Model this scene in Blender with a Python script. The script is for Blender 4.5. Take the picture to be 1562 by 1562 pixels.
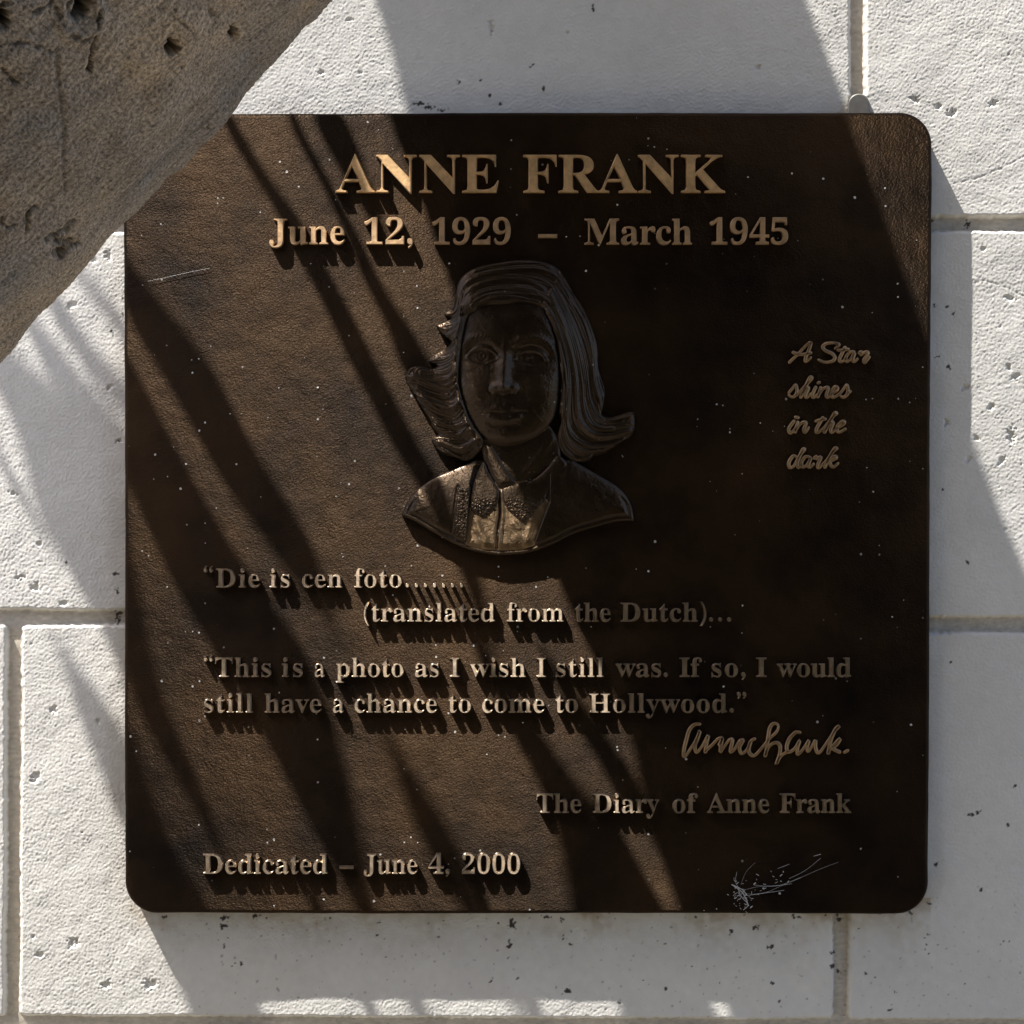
import bpy, math, random
import numpy as np
from mathutils import Vector

for _o in list(bpy.data.objects):
    bpy.data.objects.remove(_o)
SC = bpy.context.scene
COL = SC.collection
random.seed(4)

# ------------------------------------------------------------------ camera
D = 1.566            # camera to plaque face, metres
M = 0.0005           # metres per photo pixel on the plaque face
T = 0.016            # plaque thickness: wall face stands this far behind y = 0
cam = bpy.data.objects.new('camera', bpy.data.cameras.new('camera'))
COL.objects.link(cam)
cam.location = (0, -D, 0)
cam.rotation_euler = (math.radians(90), 0, 0)
cam.data.sensor_width = 36
cam.data.lens = 18 / (781 * M / D)
cam.data.clip_start = 0.02
cam.data.clip_end = 200
SC.camera = cam

# ------------------------------------------------------------------ light
SUN = Vector((0.5, 0.22, -1.0)).normalized()      # the way the sunlight travels
ELEV = math.asin(-SUN.z)
world = bpy.data.worlds.new('World')
SC.world = world
world.use_nodes = True
wn = world.node_tree
sky = wn.nodes.new('ShaderNodeTexSky')
sky.sky_type = 'NISHITA'
sky.sun_disc = False
sky.sun_elevation = ELEV
sky.sun_rotation = math.atan2(-SUN.x, -SUN.y)
sky.air_density = 0.55
sky.dust_density = 1.6
sky.ozone_density = 0.2
wn.links.new(sky.outputs[0], wn.nodes['Background'].inputs[0])
wn.nodes['Background'].inputs[1].default_value = 0.15
sun = bpy.data.objects.new('sun', bpy.data.lights.new('sun', 'SUN'))
COL.objects.link(sun)
sun.data.energy = 4.5
sun.data.angle = math.radians(0.45)
sun.data.color = (1.0, 0.965, 0.92)
sun.rotation_euler = SUN.to_track_quat('-Z', 'Y').to_euler()
SC.view_settings.view_transform = 'Standard'
SC.view_settings.look = 'None'
SC.view_settings.gamma = 1
SC.view_settings.use_curve_mapping = False
SC.view_settings.exposure = 1.2


# ------------------------------------------------------------------ helpers
def P(px, py, y=0.0):
    """photo pixel -> point at depth y"""
    k = M * (D + y) / D
    return Vector(((px - 781) * k, y, (781 - py) * k))


def tag(o, label=None, cat=None, group=None, kind=None):
    if label: o['label'] = label
    if cat: o['category'] = cat
    if group: o['group'] = group
    if kind: o['kind'] = kind
    return o


def empty(name, loc):
    o = bpy.data.objects.new(name, None)
    o.empty_display_size = 0.05
    COL.objects.link(o)
    o.location = loc
    return o


def link_mesh(name, me, mat, parent=None, smooth=True):
    me.materials.append(mat)
    if smooth and len(me.polygons):
        me.polygons.foreach_set('use_smooth', np.ones(len(me.polygons), bool))
    o = bpy.data.objects.new(name, me)
    COL.objects.link(o)
    if parent:
        o.parent = parent
        base = parent.location.copy()
        pp = parent.parent
        while pp:
            base += pp.location
            pp = pp.parent
        me.transform(__import__('mathutils').Matrix.Translation(-base))
    return o


def mesh_np(name, V, Q):
    """mesh from an (n,3) array and an (m,4) or (m,3) array"""
    me = bpy.data.meshes.new(name)
    V = np.asarray(V, np.float32); Q = np.asarray(Q, np.int32)
    k = Q.shape[1]
    me.vertices.add(len(V)); me.vertices.foreach_set('co', V.ravel())
    me.loops.add(Q.size); me.loops.foreach_set('vertex_index', Q.ravel())
    me.polygons.add(len(Q))
    me.polygons.foreach_set('loop_start', np.arange(0, Q.size, k, dtype=np.int32))
    me.polygons.foreach_set('loop_total', np.full(len(Q), k, np.int32))
    me.update(calc_edges=True)
    return me


def brush_uv(me):
    """u runs along the direction in which the metal was wire-brushed"""
    uv = me.uv_layers.new(name='brush')
    n = len(me.vertices); co = np.empty(n * 3, np.float32); me.vertices.foreach_get('co', co); co = co.reshape(-1, 3)
    li = np.empty(len(me.loops), np.int32); me.loops.foreach_get('vertex_index', li)
    c = co[li]
    uv.data.foreach_set('uv', np.stack([c[:, 0] * 0.447 - c[:, 2] * 0.894, c[:, 0] * 0.894 + c[:, 2] * 0.447], 1).astype(np.float32).ravel())


def mesh_py(name, V, F):
    me = bpy.data.meshes.new(name)
    me.from_pydata([tuple(v) for v in V], [], F)
    me.update()
    return me


def band(shape, lo, hi, seed, ax=1.0, az=1.0):
    """band-passed random field; lo / hi are wavelengths in samples, ax / az stretch it"""
    r = np.random.default_rng(seed).standard_normal(shape)
    fz = np.fft.fftfreq(shape[0])[:, None] * az
    fx = np.fft.rfftfreq(shape[1])[None, :] * ax
    f2 = fz ** 2 + fx ** 2
    H = np.exp(-f2 * hi ** 2) * (1 - np.exp(-f2 * lo ** 2))
    n = np.fft.irfft2(np.fft.rfft2(r) * H, s=shape)
    return n / n.std()


def seg_dist(U, W, pts, closed=False):
    pts = np.asarray(pts, float)
    best = np.full(U.shape, 1e18)
    n = len(pts)
    for i in range(n if closed else n - 1):
        a, b = pts[i], pts[(i + 1) % n]
        dx, dy = b - a
        L = dx * dx + dy * dy + 1e-12
        t = np.clip(((U - a[0]) * dx + (W - a[1]) * dy) / L, 0, 1)
        best = np.minimum(best, (U - a[0] - t * dx) ** 2 + (W - a[1] - t * dy) ** 2)
    return np.sqrt(best)


def signed(U, W, poly):
    d = seg_dist(U, W, poly, True)
    ins = np.zeros(U.shape, bool)
    n = len(poly)
    for i in range(n):
        x0, y0 = poly[i]; x1, y1 = poly[(i + 1) % n]
        if y0 == y1: continue
        c = ((y0 > W) != (y1 > W)) & (U < (x1 - x0) * (W - y0) / (y1 - y0) + x0)
        ins ^= c
    return np.where(ins, d, -d)


def smooth_line(pts, n=6, closed=False):
    """Catmull-Rom through the points"""
    p = [np.array(q, float) for q in pts]
    out = []
    N = len(p)
    for i in range(N if closed else N - 1):
        if closed:
            a, b, c, d = p[i - 1], p[i], p[(i + 1) % N], p[(i + 2) % N]
        else:
            a, b, c, d = p[max(i - 1, 0)], p[i], p[i + 1], p[min(i + 2, N - 1)]
        for j in range(n):
            t = j / n
            out.append(0.5 * (2 * b + (c - a) * t + (2 * a - 5 * b + 4 * c - d) * t * t + (3 * b - a - 3 * c + d) * t ** 3))
    if not closed: out.append(p[-1])
    return [tuple(q) for q in out]


# ------------------------------------------------------------------ materials
def new_mat(name):
    m = bpy.data.materials.new(name)
    m.use_nodes = True
    return m, m.node_tree, m.node_tree.nodes['Principled BSDF']


def N(nt, kind, **kw):
    n = nt.nodes.new(kind)
    for k, v in kw.items():
        if k in ('operation', 'blend_type', 'data_type', 'feature', 'attribute_name', 'noise_dimensions', 'layer_name'):
            setattr(n, k, v)
        else:
            n.inputs[k.replace('_', ' ')].default_value = v
    return n


def ramp(nt, src, stops):
    r = nt.nodes.new('ShaderNodeValToRGB')
    while len(r.color_ramp.elements) < len(stops):
        r.color_ramp.elements.new(0.5)
    for e, (p, c) in zip(r.color_ramp.elements, stops):
        e.position = p
        e.color = (c, c, c, 1) if isinstance(c, (int, float)) else (*c, 1)
    nt.links.new(src, r.inputs[0])
    return r.outputs[0]


def mix(nt, a, b, f, mode='MIX'):
    n = nt.nodes.new('ShaderNodeMix'); n.data_type = 'RGBA'; n.blend_type = mode
    for s, v in ((n.inputs[0], f), (n.inputs[6], a), (n.inputs[7], b)):
        if hasattr(v, 'is_linked') or hasattr(v, 'links'): nt.links.new(v, s)
        elif isinstance(v, (int, float)): s.default_value = v
        else: s.default_value = (*v, 1)
    return n.outputs[2]


def bump(nt, h, strength, dist, prev=None):
    b = nt.nodes.new('ShaderNodeBump')
    b.inputs['Strength'].default_value = strength
    b.inputs['Distance'].default_value = dist
    nt.links.new(h, b.inputs['Height'])
    if prev: nt.links.new(prev, b.inputs['Normal'])
    return b.outputs[0]


def geo_pos(nt):
    return nt.nodes.new('ShaderNodeNewGeometry').outputs['Position']


def mat_wall():
    m, nt, b = new_mat('white_painted_block')
    at = N(nt, 'ShaderNodeAttribute', attribute_name='dirt_shade')
    nt.links.new(at.outputs['Color'], b.inputs['Base Color'])
    b.inputs['Roughness'].default_value = 0.55
    b.inputs['Specular IOR Level'].default_value = 0.25
    pos = geo_pos(nt)
    n1 = N(nt, 'ShaderNodeTexNoise', Scale=900.0, Detail=3.0); nt.links.new(pos, n1.inputs['Vector'])
    nt.links.new(bump(nt, n1.outputs[0], 0.5, 0.0003), b.inputs['Normal'])
    return m


def mat_plain_wall():
    m, nt, b = new_mat('white_painted_block_far')
    pos = geo_pos(nt)
    n1 = N(nt, 'ShaderNodeTexNoise', Scale=200.0, Detail=4.0); nt.links.new(pos, n1.inputs['Vector'])
    nt.links.new(ramp(nt, n1.outputs[0], [(0.3, (0.66, 0.65, 0.62)), (0.7, (0.72, 0.71, 0.69))]), b.inputs['Base Color'])
    b.inputs['Roughness'].default_value = 0.6
    nt.links.new(bump(nt, n1.outputs[0], 0.6, 0.0014), b.inputs['Normal'])
    return m


def mat_plaque(name='brown_patinated_bronze', leather=0.65, base=((0.0195, 0.0155, 0.0130), (0.068, 0.042, 0.0235)), rough=(0.42, 0.54), dust_glint=1.0, aniso=0.0):
    m, nt, b = new_mat(name)
    pos = geo_pos(nt)
    n1 = N(nt, 'ShaderNodeTexNoise', Scale=9.0, Detail=5.0, Roughness=0.6); nt.links.new(pos, n1.inputs['Vector'])
    n2 = N(nt, 'ShaderNodeTexNoise', Scale=60.0, Detail=4.0); nt.links.new(pos, n2.inputs['Vector'])
    c = ramp(nt, n1.outputs[0], [(0.32, base[0]), (0.72, base[1])])
    c = mix(nt, c, ramp(nt, n2.outputs[0], [(0.3, 0.75), (0.7, 1.1)]), 0.6, 'MULTIPLY')
    met = 0.99
    ro = ramp(nt, n2.outputs[0], [(0.3, rough[0]), (0.7, rough[1])])
    nt.links.new(ro, b.inputs['Roughness'])
    b.inputs['Metallic'].default_value = met
    if aniso:
        # the face was wire-brushed one way before it was patinated
        b.inputs['Anisotropic'].default_value = aniso
        tn = nt.nodes.new('ShaderNodeTangent'); tn.direction_type = 'UV_MAP'; tn.uv_map = 'brush'
        nt.links.new(tn.outputs[0], b.inputs['Tangent'])
        mp = nt.nodes.new('ShaderNodeMapping'); mp.inputs['Rotation'].default_value = (0, math.radians(26.57), 0)
        nt.links.new(pos, mp.inputs[0])
        mp2 = nt.nodes.new('ShaderNodeMapping'); mp2.inputs['Scale'].default_value = (0.72, 1, 1)
        nt.links.new(mp.outputs[0], mp2.inputs[0])
        pos = mp2.outputs[0]
    # leather-like casting grain
    v = N(nt, 'ShaderNodeTexVoronoi', Scale=700.0); nt.links.new(pos, v.inputs['Vector'])
    g = N(nt, 'ShaderNodeTexNoise', Scale=850.0, Detail=3.0, Distortion=0.8); nt.links.new(pos, g.inputs['Vector'])
    nr = bump(nt, g.outputs[0], 0.5 * leather, 0.0013)
    nr = bump(nt, v.outputs['Distance'], 0.22 * leather, 0.0009, nr)
    nr = bump(nt, n2.outputs[0], 0.5 * leather, 0.003, nr)
    nt.links.new(nr, b.inputs['Normal'])
    pos0 = geo_pos(nt); dn = N(nt, 'ShaderNodeTexNoise', Scale=700.0, Detail=1.0); nt.links.new(pos0, dn.inputs['Vector'])
    va = N(nt, 'ShaderNodeVectorMath', operation='SCALE'); nt.links.new(dn.outputs['Color'], va.inputs[0]); va.inputs['Scale'].default_value = 0.0007
    vb = N(nt, 'ShaderNodeVectorMath', operation='ADD'); nt.links.new(pos0, vb.inputs[0]); nt.links.new(va.outputs[0], vb.inputs[1]); pos = vb.outputs[0]
    # dusty specks and glints of the metal, painted as pale dots
    vd = N(nt, 'ShaderNodeTexVoronoi', Scale=210.0, Randomness=1.0); nt.links.new(pos, vd.inputs['Vector'])
    rnd = nt.nodes.new('ShaderNodeSeparateColor'); nt.links.new(vd.outputs['Color'], rnd.inputs[0])
    pw = N(nt, 'ShaderNodeMath', operation='POWER'); nt.links.new(rnd.outputs[0], pw.inputs[0]); pw.inputs[1].default_value = 2.2
    thr = N(nt, 'ShaderNodeMath', operation='MULTIPLY'); nt.links.new(pw.outputs[0], thr.inputs[0]); thr.inputs[1].default_value = 0.23
    lt = N(nt, 'ShaderNodeMath', operation='LESS_THAN'); nt.links.new(vd.outputs['Distance'], lt.inputs[0]); nt.links.new(thr.outputs[0], lt.inputs[1])
    keep = N(nt, 'ShaderNodeMath', operation='GREATER_THAN'); nt.links.new(rnd.outputs[1], keep.inputs[0]); keep.inputs[1].default_value = 0.70
    mm = N(nt, 'ShaderNodeMath', operation='MULTIPLY'); nt.links.new(lt.outputs[0], mm.inputs[0]); nt.links.new(keep.outputs[0], mm.inputs[1])
    cl = N(nt, 'ShaderNodeTexNoise', Scale=11.0, Detail=2.0); nt.links.new(pos, cl.inputs['Vector'])
    cg = N(nt, 'ShaderNodeMath', operation='MULTIPLY'); nt.links.new(ramp(nt, cl.outputs[0], [(0.42, 0.0), (0.55, 1.0)]), cg.inputs[0]); nt.links.new(mm.outputs[0], cg.inputs[1])
    m2 = N(nt, 'ShaderNodeMath', operation='MULTIPLY'); nt.links.new(cg.outputs[0], m2.inputs[0]); m2.inputs[1].default_value = dust_glint
    nt.links.new(mix(nt, c, (0.58, 0.56, 0.52), m2.outputs[0]), b.inputs['Base Color'])
    inv = N(nt, 'ShaderNodeMath', operation='MULTIPLY_ADD'); nt.links.new(m2.outputs[0], inv.inputs[0]); inv.inputs[1].default_value = -met; inv.inputs[2].default_value = met
    nt.links.new(inv.outputs[0], b.inputs['Metallic'])
    return m


def mat_letter(name, col, rough, met=0.85, aniso=0.75):
    m, nt, b = new_mat(name)
    pos = geo_pos(nt)
    n = N(nt, 'ShaderNodeTexNoise', Scale=140.0, Detail=4.0); nt.links.new(pos, n.inputs['Vector'])
    nt.links.new(ramp(nt, n.outputs[0], [(0.3, tuple(v * 0.6 for v in col)), (0.65, col)]), b.inputs['Base Color'])
    b.inputs['Metallic'].default_value = met
    b.inputs['Roughness'].default_value = rough
    nt.links.new(bump(nt, n.outputs[0], 0.35, 0.0012), b.inputs['Normal'])
    b.inputs['Anisotropic'].default_value = aniso
    tn = nt.nodes.new('ShaderNodeTangent'); tn.direction_type = 'UV_MAP'; tn.uv_map = 'brush'
    nt.links.new(tn.outputs[0], b.inputs['Tangent'])
    return m


def mat_bark():
    m, nt, b = new_mat('grey_brown_bark')
    tc = nt.nodes.new('ShaderNodeTexCoord')
    mp = nt.nodes.new('ShaderNodeMapping'); nt.links.new(tc.outputs['UV'], mp.inputs[0])
    n0 = N(nt, 'ShaderNodeTexNoise', Scale=6.0, Detail=5.0); nt.links.new(mp.outputs[0], n0.inputs['Vector'])
    n1 = N(nt, 'ShaderNodeTexNoise', Scale=560.0, Detail=4.0, Roughness=0.65, Distortion=0.1); nt.links.new(mp.outputs[0], n1.inputs['Vector'])
    mp2 = nt.nodes.new('ShaderNodeMapping'); mp2.inputs['Scale'].default_value = (1, 0.16, 1); nt.links.new(tc.outputs['UV'], mp2.inputs[0])
    n2 = N(nt, 'ShaderNodeTexNoise', Scale=330.0, Detail=4.0); nt.links.new(mp2.outputs[0], n2.inputs['Vector'])
    c = ramp(nt, n0.outputs[0], [(0.3, (0.25, 0.207, 0.162)), (0.7, (0.40, 0.322, 0.240))])
    c = mix(nt, c, ramp(nt, n1.outputs[0], [(0.34, 0.30), (0.48, 0.9), (0.64, 1.55)]), 0.9, 'MULTIPLY')
    c = mix(nt, c, ramp(nt, n2.outputs[0], [(0.3, 0.6), (0.6, 1.15)]), 0.8, 'MULTIPLY')
    at = N(nt, 'ShaderNodeAttribute', attribute_name='dirt_shade')  # carries the painted shade of knots and cracks
    c = mix(nt, c, at.outputs['Color'], 1.0, 'MULTIPLY')
    nt.links.new(c, b.inputs['Base Color'])
    b.inputs['Roughness'].default_value = 0.9
    b.inputs['Specular IOR Level'].default_value = 0.1
    nr = bump(nt, n1.outputs[0], 0.6, 0.0014)
    nr = bump(nt, n2.outputs[0], 0.8, 0.002, nr)
    nt.links.new(nr, b.inputs['Normal'])
    return m


def mat_simple(name, col, rough=0.7, met=0.0, var=0.25, scale=60.0):
    m, nt, b = new_mat(name)
    pos = geo_pos(nt)
    n = N(nt, 'ShaderNodeTexNoise', Scale=scale, Detail=4.0); nt.links.new(pos, n.inputs['Vector'])
    nt.links.new(ramp(nt, n.outputs[0], [(0.3, tuple(v * (1 - var) for v in col)), (0.7, tuple(min(1, v * (1 + var)) for v in col))]), b.inputs['Base Color'])
    b.inputs['Roughness'].default_value = rough
    b.inputs['Metallic'].default_value = met
    return m


MW = mat_wall(); MWF = mat_plain_wall()
MP = mat_plaque(aniso=0.97)
MR = mat_plaque('dark_sculpted_bronze', 0.20, ((0.040, 0.029, 0.021), (0.080, 0.054, 0.033)), (0.34, 0.46), 0.3, 0.9)
MR.node_tree.nodes['Principled BSDF'].inputs['Coat Weight'].default_value = 0.16
MR.node_tree.nodes['Principled BSDF'].inputs['Coat Roughness'].default_value = 0.09
MRB = mat_plaque('pale_bronze', 0.2, ((0.17, 0.118, 0.072), (0.26, 0.175, 0.10)), (0.30, 0.42), 0.3, 0.85)  # paler bronze, used for the blouse only
MLT = mat_letter('polished_title_bronze', (0.78, 0.50, 0.24), 0.48, 0.55)
MLD = mat_letter('polished_date_bronze', (0.70, 0.46, 0.25), 0.45, 0.65)
MLQ = mat_letter('worn_letter_bronze', (0.70, 0.55, 0.40), 0.33, 0.98, 0.92)
MLS = mat_letter('dull_script_bronze', (0.44, 0.30, 0.17), 0.38, 0.92)
MB = mat_bark()
ML = mat_simple('green_leaf', (0.07, 0.11, 0.035), 0.5)
MG = mat_simple('grey_pavement', (0.15, 0.132, 0.10), 0.9, 0, 0.12, 8)
MT = mat_simple('zinc_tab', (0.20, 0.19, 0.17), 0.5, 0.6)
MC = mat_simple('white_silk', (0.55, 0.54, 0.52), 0.8, 0, 0.1)


# ------------------------------------------------------------------ wall
def build_wall():
    root = empty('block_wall', (0, T, -1.5))
    tag(root, 'white painted concrete block wall with rough pitted faces and tan recessed joints', 'wall')
    step = 0.00078
    X0, X1, Z0, Z1 = -0.60, 0.60, -0.52, 0.52
    nx = int((X1 - X0) / step) + 1; nz = int((Z1 - Z0) / step) + 1
    x = np.linspace(X0, X1, nx); z = np.linspace(Z0, Z1, nz)
    X, Z = np.meshgrid(x, z)
    k = M * (D + T) / D
    U = X / k + 781; W = 781 - Z / k            # photo pixel of every wall point
    # joints: (horizontal centres), and vertical centres of each course
    wob = band((nz, nx), 40, 120, 11) * 0.7
    hj = [-265, 341.5, 942, 1562]
    slope = np.where(U > 781, 1.0, 0.0)
    Hd = np.full(X.shape, 1e9); course = np.zeros(X.shape, int)
    for i, c in enumerate(hj):
        cc = c + np.clip((U - 190) / 1230, 0, 1) * (11 if i == 2 else 6 if i == 3 else 0)
        Hd = np.minimum(Hd, np.abs(W - cc)); course = np.where(W > cc, i + 1, course)
    vj = {1: [1308.5 - 1268, 1308.5], 2: [660, 660 + 1266, 660 - 1266], 3: [19.5, 1285], 4: [660, 1926, -606], 0: [660, 1926, -606]}
    Vd = np.full(X.shape, 1e9)
    for cidx, xs in vj.items():
        for xc in xs:
            lean = (W - (80 if cidx == 1 else 1250)) * (0.006 if cidx != 1 else 0.0)
            Vd = np.where(course == cidx, np.minimum(Vd, np.abs(U - xc + lean)), Vd)
    # rounded block corners: smooth union of the two distances
    hw = 11.0 + wob * 0.8 + band((nz, nx), 4, 10, 12) * 0.5
    a = hw - Hd; b_ = hw - Vd
    rc = 7.0
    jd = np.maximum(a, b_)
    ins = np.minimum(np.maximum(a, -rc), 0) ** 2 * 0
    q = np.sqrt(np.maximum(a + rc, 0) ** 2 + np.maximum(b_ + rc, 0) ** 2) - rc
    jd = np.where((a > -rc) & (b_ > -rc), q, jd)        # >0 inside the joint
    e = np.clip((jd + 4) / 6, 0, 1); e = e * e * (3 - 2 * e)
    depth = 0.0054 * e
    # paint texture
    peb = band((nz, nx), 7, 2.5, 1, 0.85, 1.1)
    peb = np.tanh(peb * 0.9) * 0.9
    brush = band((nz, nx), 6, 2.2, 2, 0.16, 1.25)
    lump = band((nz, nx), 60, 18, 3)
    fine = band((nz, nx), 4, 1.4, 4)
    wlump = band((nz, nx), 200, 70, 5)
    smoothz = np.clip(0.5 + 0.35 * band((nz, nx), 300, 110, 6), 0, 1)     # where the brush left it smoother
    top = (course == 1) & (U < 1310)
    smoothz = np.where(top, np.clip(smoothz + 0.25, 0, 1), smoothz * 0.5)
    # bands close to the plaque edge are brushed smooth when it was cut in
    dpl = np.maximum(np.maximum(189 - U, U - 1419), np.maximum(172 - W, W - 1393))
    near = np.exp(-np.maximum(dpl, 0) / 45)
    smoothz = np.clip(smoothz + near * 0.5, 0, 1)
    h = (peb * 0.00020 * (1 - 0.75 * smoothz) + brush * 0.00009 * (0.25 + smoothz) + fine * 0.000025
         + lump * 0.00006 + wlump * 0.00016)
    # pits in the block faces
    rng = np.random.default_rng(8)
    pit = np.zeros(X.shape)
    fixed = [(1515, 158, 9, 5), (1451, 173, 9, 7), (1431, 162, 7, 5), (1395, 152, 6, 8), (162, 1502, 10, 7), (229, 1502, 13, 8), (54, 1186, 11, 8),
             (112, 1437, 11, 8), (60, 1456, 6, 5), (55, 895, 9, 8), (30, 880, 8, 5), (20, 752, 9, 4), (60, 828, 8, 4), (1543, 665, 8, 14), (1512, 620, 8, 5),
             (1550, 575, 9, 5), (1528, 703, 9, 5), (1471, 590, 8, 5), (1490, 668, 5, 4), (1444, 645, 5, 6), (1540, 455, 9, 4), (165, 390, 6, 9), (143, 395, 5, 8),
             (110, 465, 10, 6), (168, 590, 6, 4), (183, 672, 6, 4), (533, 30, 6, 4), (490, 110, 5, 4), (550, 110, 4, 4), (750, 40, 5, 12), (1157, 102, 5, 5),
             (150, 1100, 5, 5), (82, 1083, 6, 8), (95, 920, 7, 5), (1539, 560, 6, 5), (1478, 700, 6, 6), (1500, 350 + 30, 5, 4)]
    pts = fixed + [(rng.uniform(-380, 1950), rng.uniform(-250, 1800), rng.uniform(1.6, 4.4), rng.uniform(1.4, 3.4)) for _ in range(110)]
    ragged = band((nz, nx), 12, 3.2, 21)
    for i, (pu, pw, ra, rb) in enumerate(pts):
        ra *= 0.8; rb *= 0.8
        m = 3.0 * max(ra, rb)
        i0, i1 = np.searchsorted(x, [(pu - m - 781) * k, (pu + m - 781) * k]); j0, j1 = np.searchsorted(z, [(781 - pw - m) * k, (781 - pw + m) * k])
        if i1 - i0 < 2 or j1 - j0 < 2: continue
        s = np.s_[j0:j1, i0:i1]
        ang = rng.uniform(-0.9, 0.3)
        dx = (U[s] - pu); dy = (W[s] - pw)
        u2 = (dx * math.cos(ang) + dy * math.sin(ang)) / ra; v2 = (-dx * math.sin(ang) + dy * math.cos(ang)) / rb
        rr = np.sqrt(u2 ** 2 + v2 ** 2) + 0.30 * ragged[s]
        amp = 0.0014 if i < len(fixed) else rng.uniform(0.0004, 0.0012)
        tt = np.clip((1.15 - rr) / 0.55, 0, 1)
        pit[s] = np.maximum(pit[s], amp * tt * tt * (3 - 2 * tt))
    # a few hairline cracks
    for line in ([(1425, 440), (1470, 436), (1500, 428), (1540, 440), (1562, 452)], [(1455, 280), (1490, 272), (1530, 255), (1575, 232)], [(30, 1490), (48, 1520), (68, 1545)],
                 [(1270, 20), (1283, 40), (1288, 60)]):
        dd = seg_dist(U, W, line) + ragged * 0.5
        pit = np.maximum(pit, 0.00035 * np.clip(1.3 - dd, 0, 1))
    bl = 1 - e
    Yv = T - (h - pit) * bl + depth - band((nz, nx), 30, 6, 31) * 0.00005 * e - band((nz, nx), 60, 20, 32) * 0.0002 * e
    # ---- paint and stain colours (real marks on the wall)
    base = np.empty((nz, nx, 3)); base[:] = (0.735, 0.715, 0.66)
    mott = band((nz, nx), 500, 60, 41) * 0.5 + band((nz, nx), 60, 10, 42) * 0.5
    base *= (1 + 0.025 * mott)[..., None]
    blk = np.where(course == 1, np.where(U > 1308, 1.015, 0.975), np.where(course == 2, np.where(U > 660, 1.0, 0.985), np.where(course == 3, np.where(U > 1285, 0.965, np.where(U < 19, 1.02, 1.01)), 0.98)))
    base *= blk[..., None]
    tan = np.empty_like(base); tan[:] = (0.56, 0.51, 0.43)
    tan *= (1 + 0.06 * band((nz, nx), 60, 8, 43, 1, 0.4) + 0.03 * band((nz, nx), 20, 3, 44))[..., None]
    ej = np.clip((jd + 1.5) / 3, 0, 1)[..., None]
    col = base * (1 - ej) + tan * ej
    # brown run-off under the plaque, and a thinner line along its other sides
    n1 = band((nz, nx), 200, 40, 45) * 0.35 + 0.65; n2 = band((nz, nx), 50, 10, 46) * 0.3 + 0.7
    run = np.where((U > 200) & (U < 1420), np.exp(-np.maximum(W - 1383, 0) / 38) * (W > 1370), 0) * np.clip(n1 * n2, 0, 1.2)
    side = np.exp(-np.maximum(dpl + 8, 0) / 14) * 0.35 * np.clip(n1, 0, 1)
    st = np.clip(run * 0.75 + side, 0, 0.85)[..., None]
    col = col * (1 - st) + np.array((0.42, 0.335, 0.225)) * st
    # dark specks of dirt
    sp = np.zeros(X.shape)
    spots = [(780, 1408, 6, 8), (783, 1414, 5, 5), (836, 1399, 9, 3), (857, 1402, 5, 5), (777, 1442, 4, 8), (776, 1460, 3, 3), (860, 1430, 3, 5), (870, 1440, 3, 3), (864, 1512, 6, 5),
             (344, 1400, 7, 4), (340, 1412, 5, 5), (368, 1470, 3, 5), (343, 1443, 3, 3), (574, 1427, 3, 3), (669, 1429, 3, 2), (748, 1497, 3, 3), (790, 1492, 3, 2), (250, 1399, 6, 3), (390, 1397, 5, 4),
             (1115, 1422, 5, 4), (1152, 1414, 5, 5), (1176, 1444, 6, 4), (1215, 1398, 9, 4), (1061, 1400, 5, 3), (1428, 1319, 4, 4), (1416, 1378, 4, 3), (1385, 1391, 8, 4), (1271, 1475, 5, 5), (1270, 1455, 5, 3), (1281, 1402, 6, 6), (1280, 1484, 3, 5),
             (1491, 1240, 4, 4), (1482, 1243, 5, 3), (1497, 1358, 3, 3), (1538, 1258, 3, 3), (1548, 1198, 3, 3), (1545, 1200, 2, 2), (1365, 1514, 3, 3), (1178, 1500, 4, 3), (1188, 1528, 3, 3), (1015, 1508, 3, 4), (1037, 1528, 2, 2), (945, 1530, 3, 3),
             (1412, 1428, 3, 3), (1320, 1486, 3, 3), (1358, 1540, 4, 3), (1434, 425, 3, 2), (1445, 467, 3, 3), (1425, 467, 4, 4), (1454, 478, 4, 4), (1431, 544, 4, 2), (1448, 560, 4, 4), (1437, 747, 2, 3), (1476, 857, 3, 3),
             (700, 125, 3, 3), (733, 122, 3, 3), (747, 145, 3, 3), (763, 158, 3, 3), (830, 136, 3, 4), (905, 14, 2, 8), (810, 100, 4, 3), (640, 158, 10, 3), (655, 163, 12, 3), (672, 168, 10, 3), (1422, 335, 4, 4), (1478, 341, 6, 6),
             (180, 902, 3, 6), (176, 875, 6, 3), (180, 935, 7, 4), (178, 945, 5, 6), (100, 858, 3, 2), (1380, 1100, 3, 2), (1450, 1010, 2, 2), (187, 455, 2, 6), (187, 478, 2, 4), (170, 508, 4, 4)]
    spots += [(rng.uniform(200, 1560), 1392 + abs(rng.normal()) * 60, rng.uniform(0.7, 1.7), rng.uniform(0.7, 1.7)) for _ in range(60)]
    spots += [(rng.uniform(-300, 1900), rng.uniform(-250, 1800), rng.uniform(0.7, 1.3), rng.uniform(0.7, 1.3)) for _ in range(60)]
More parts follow.
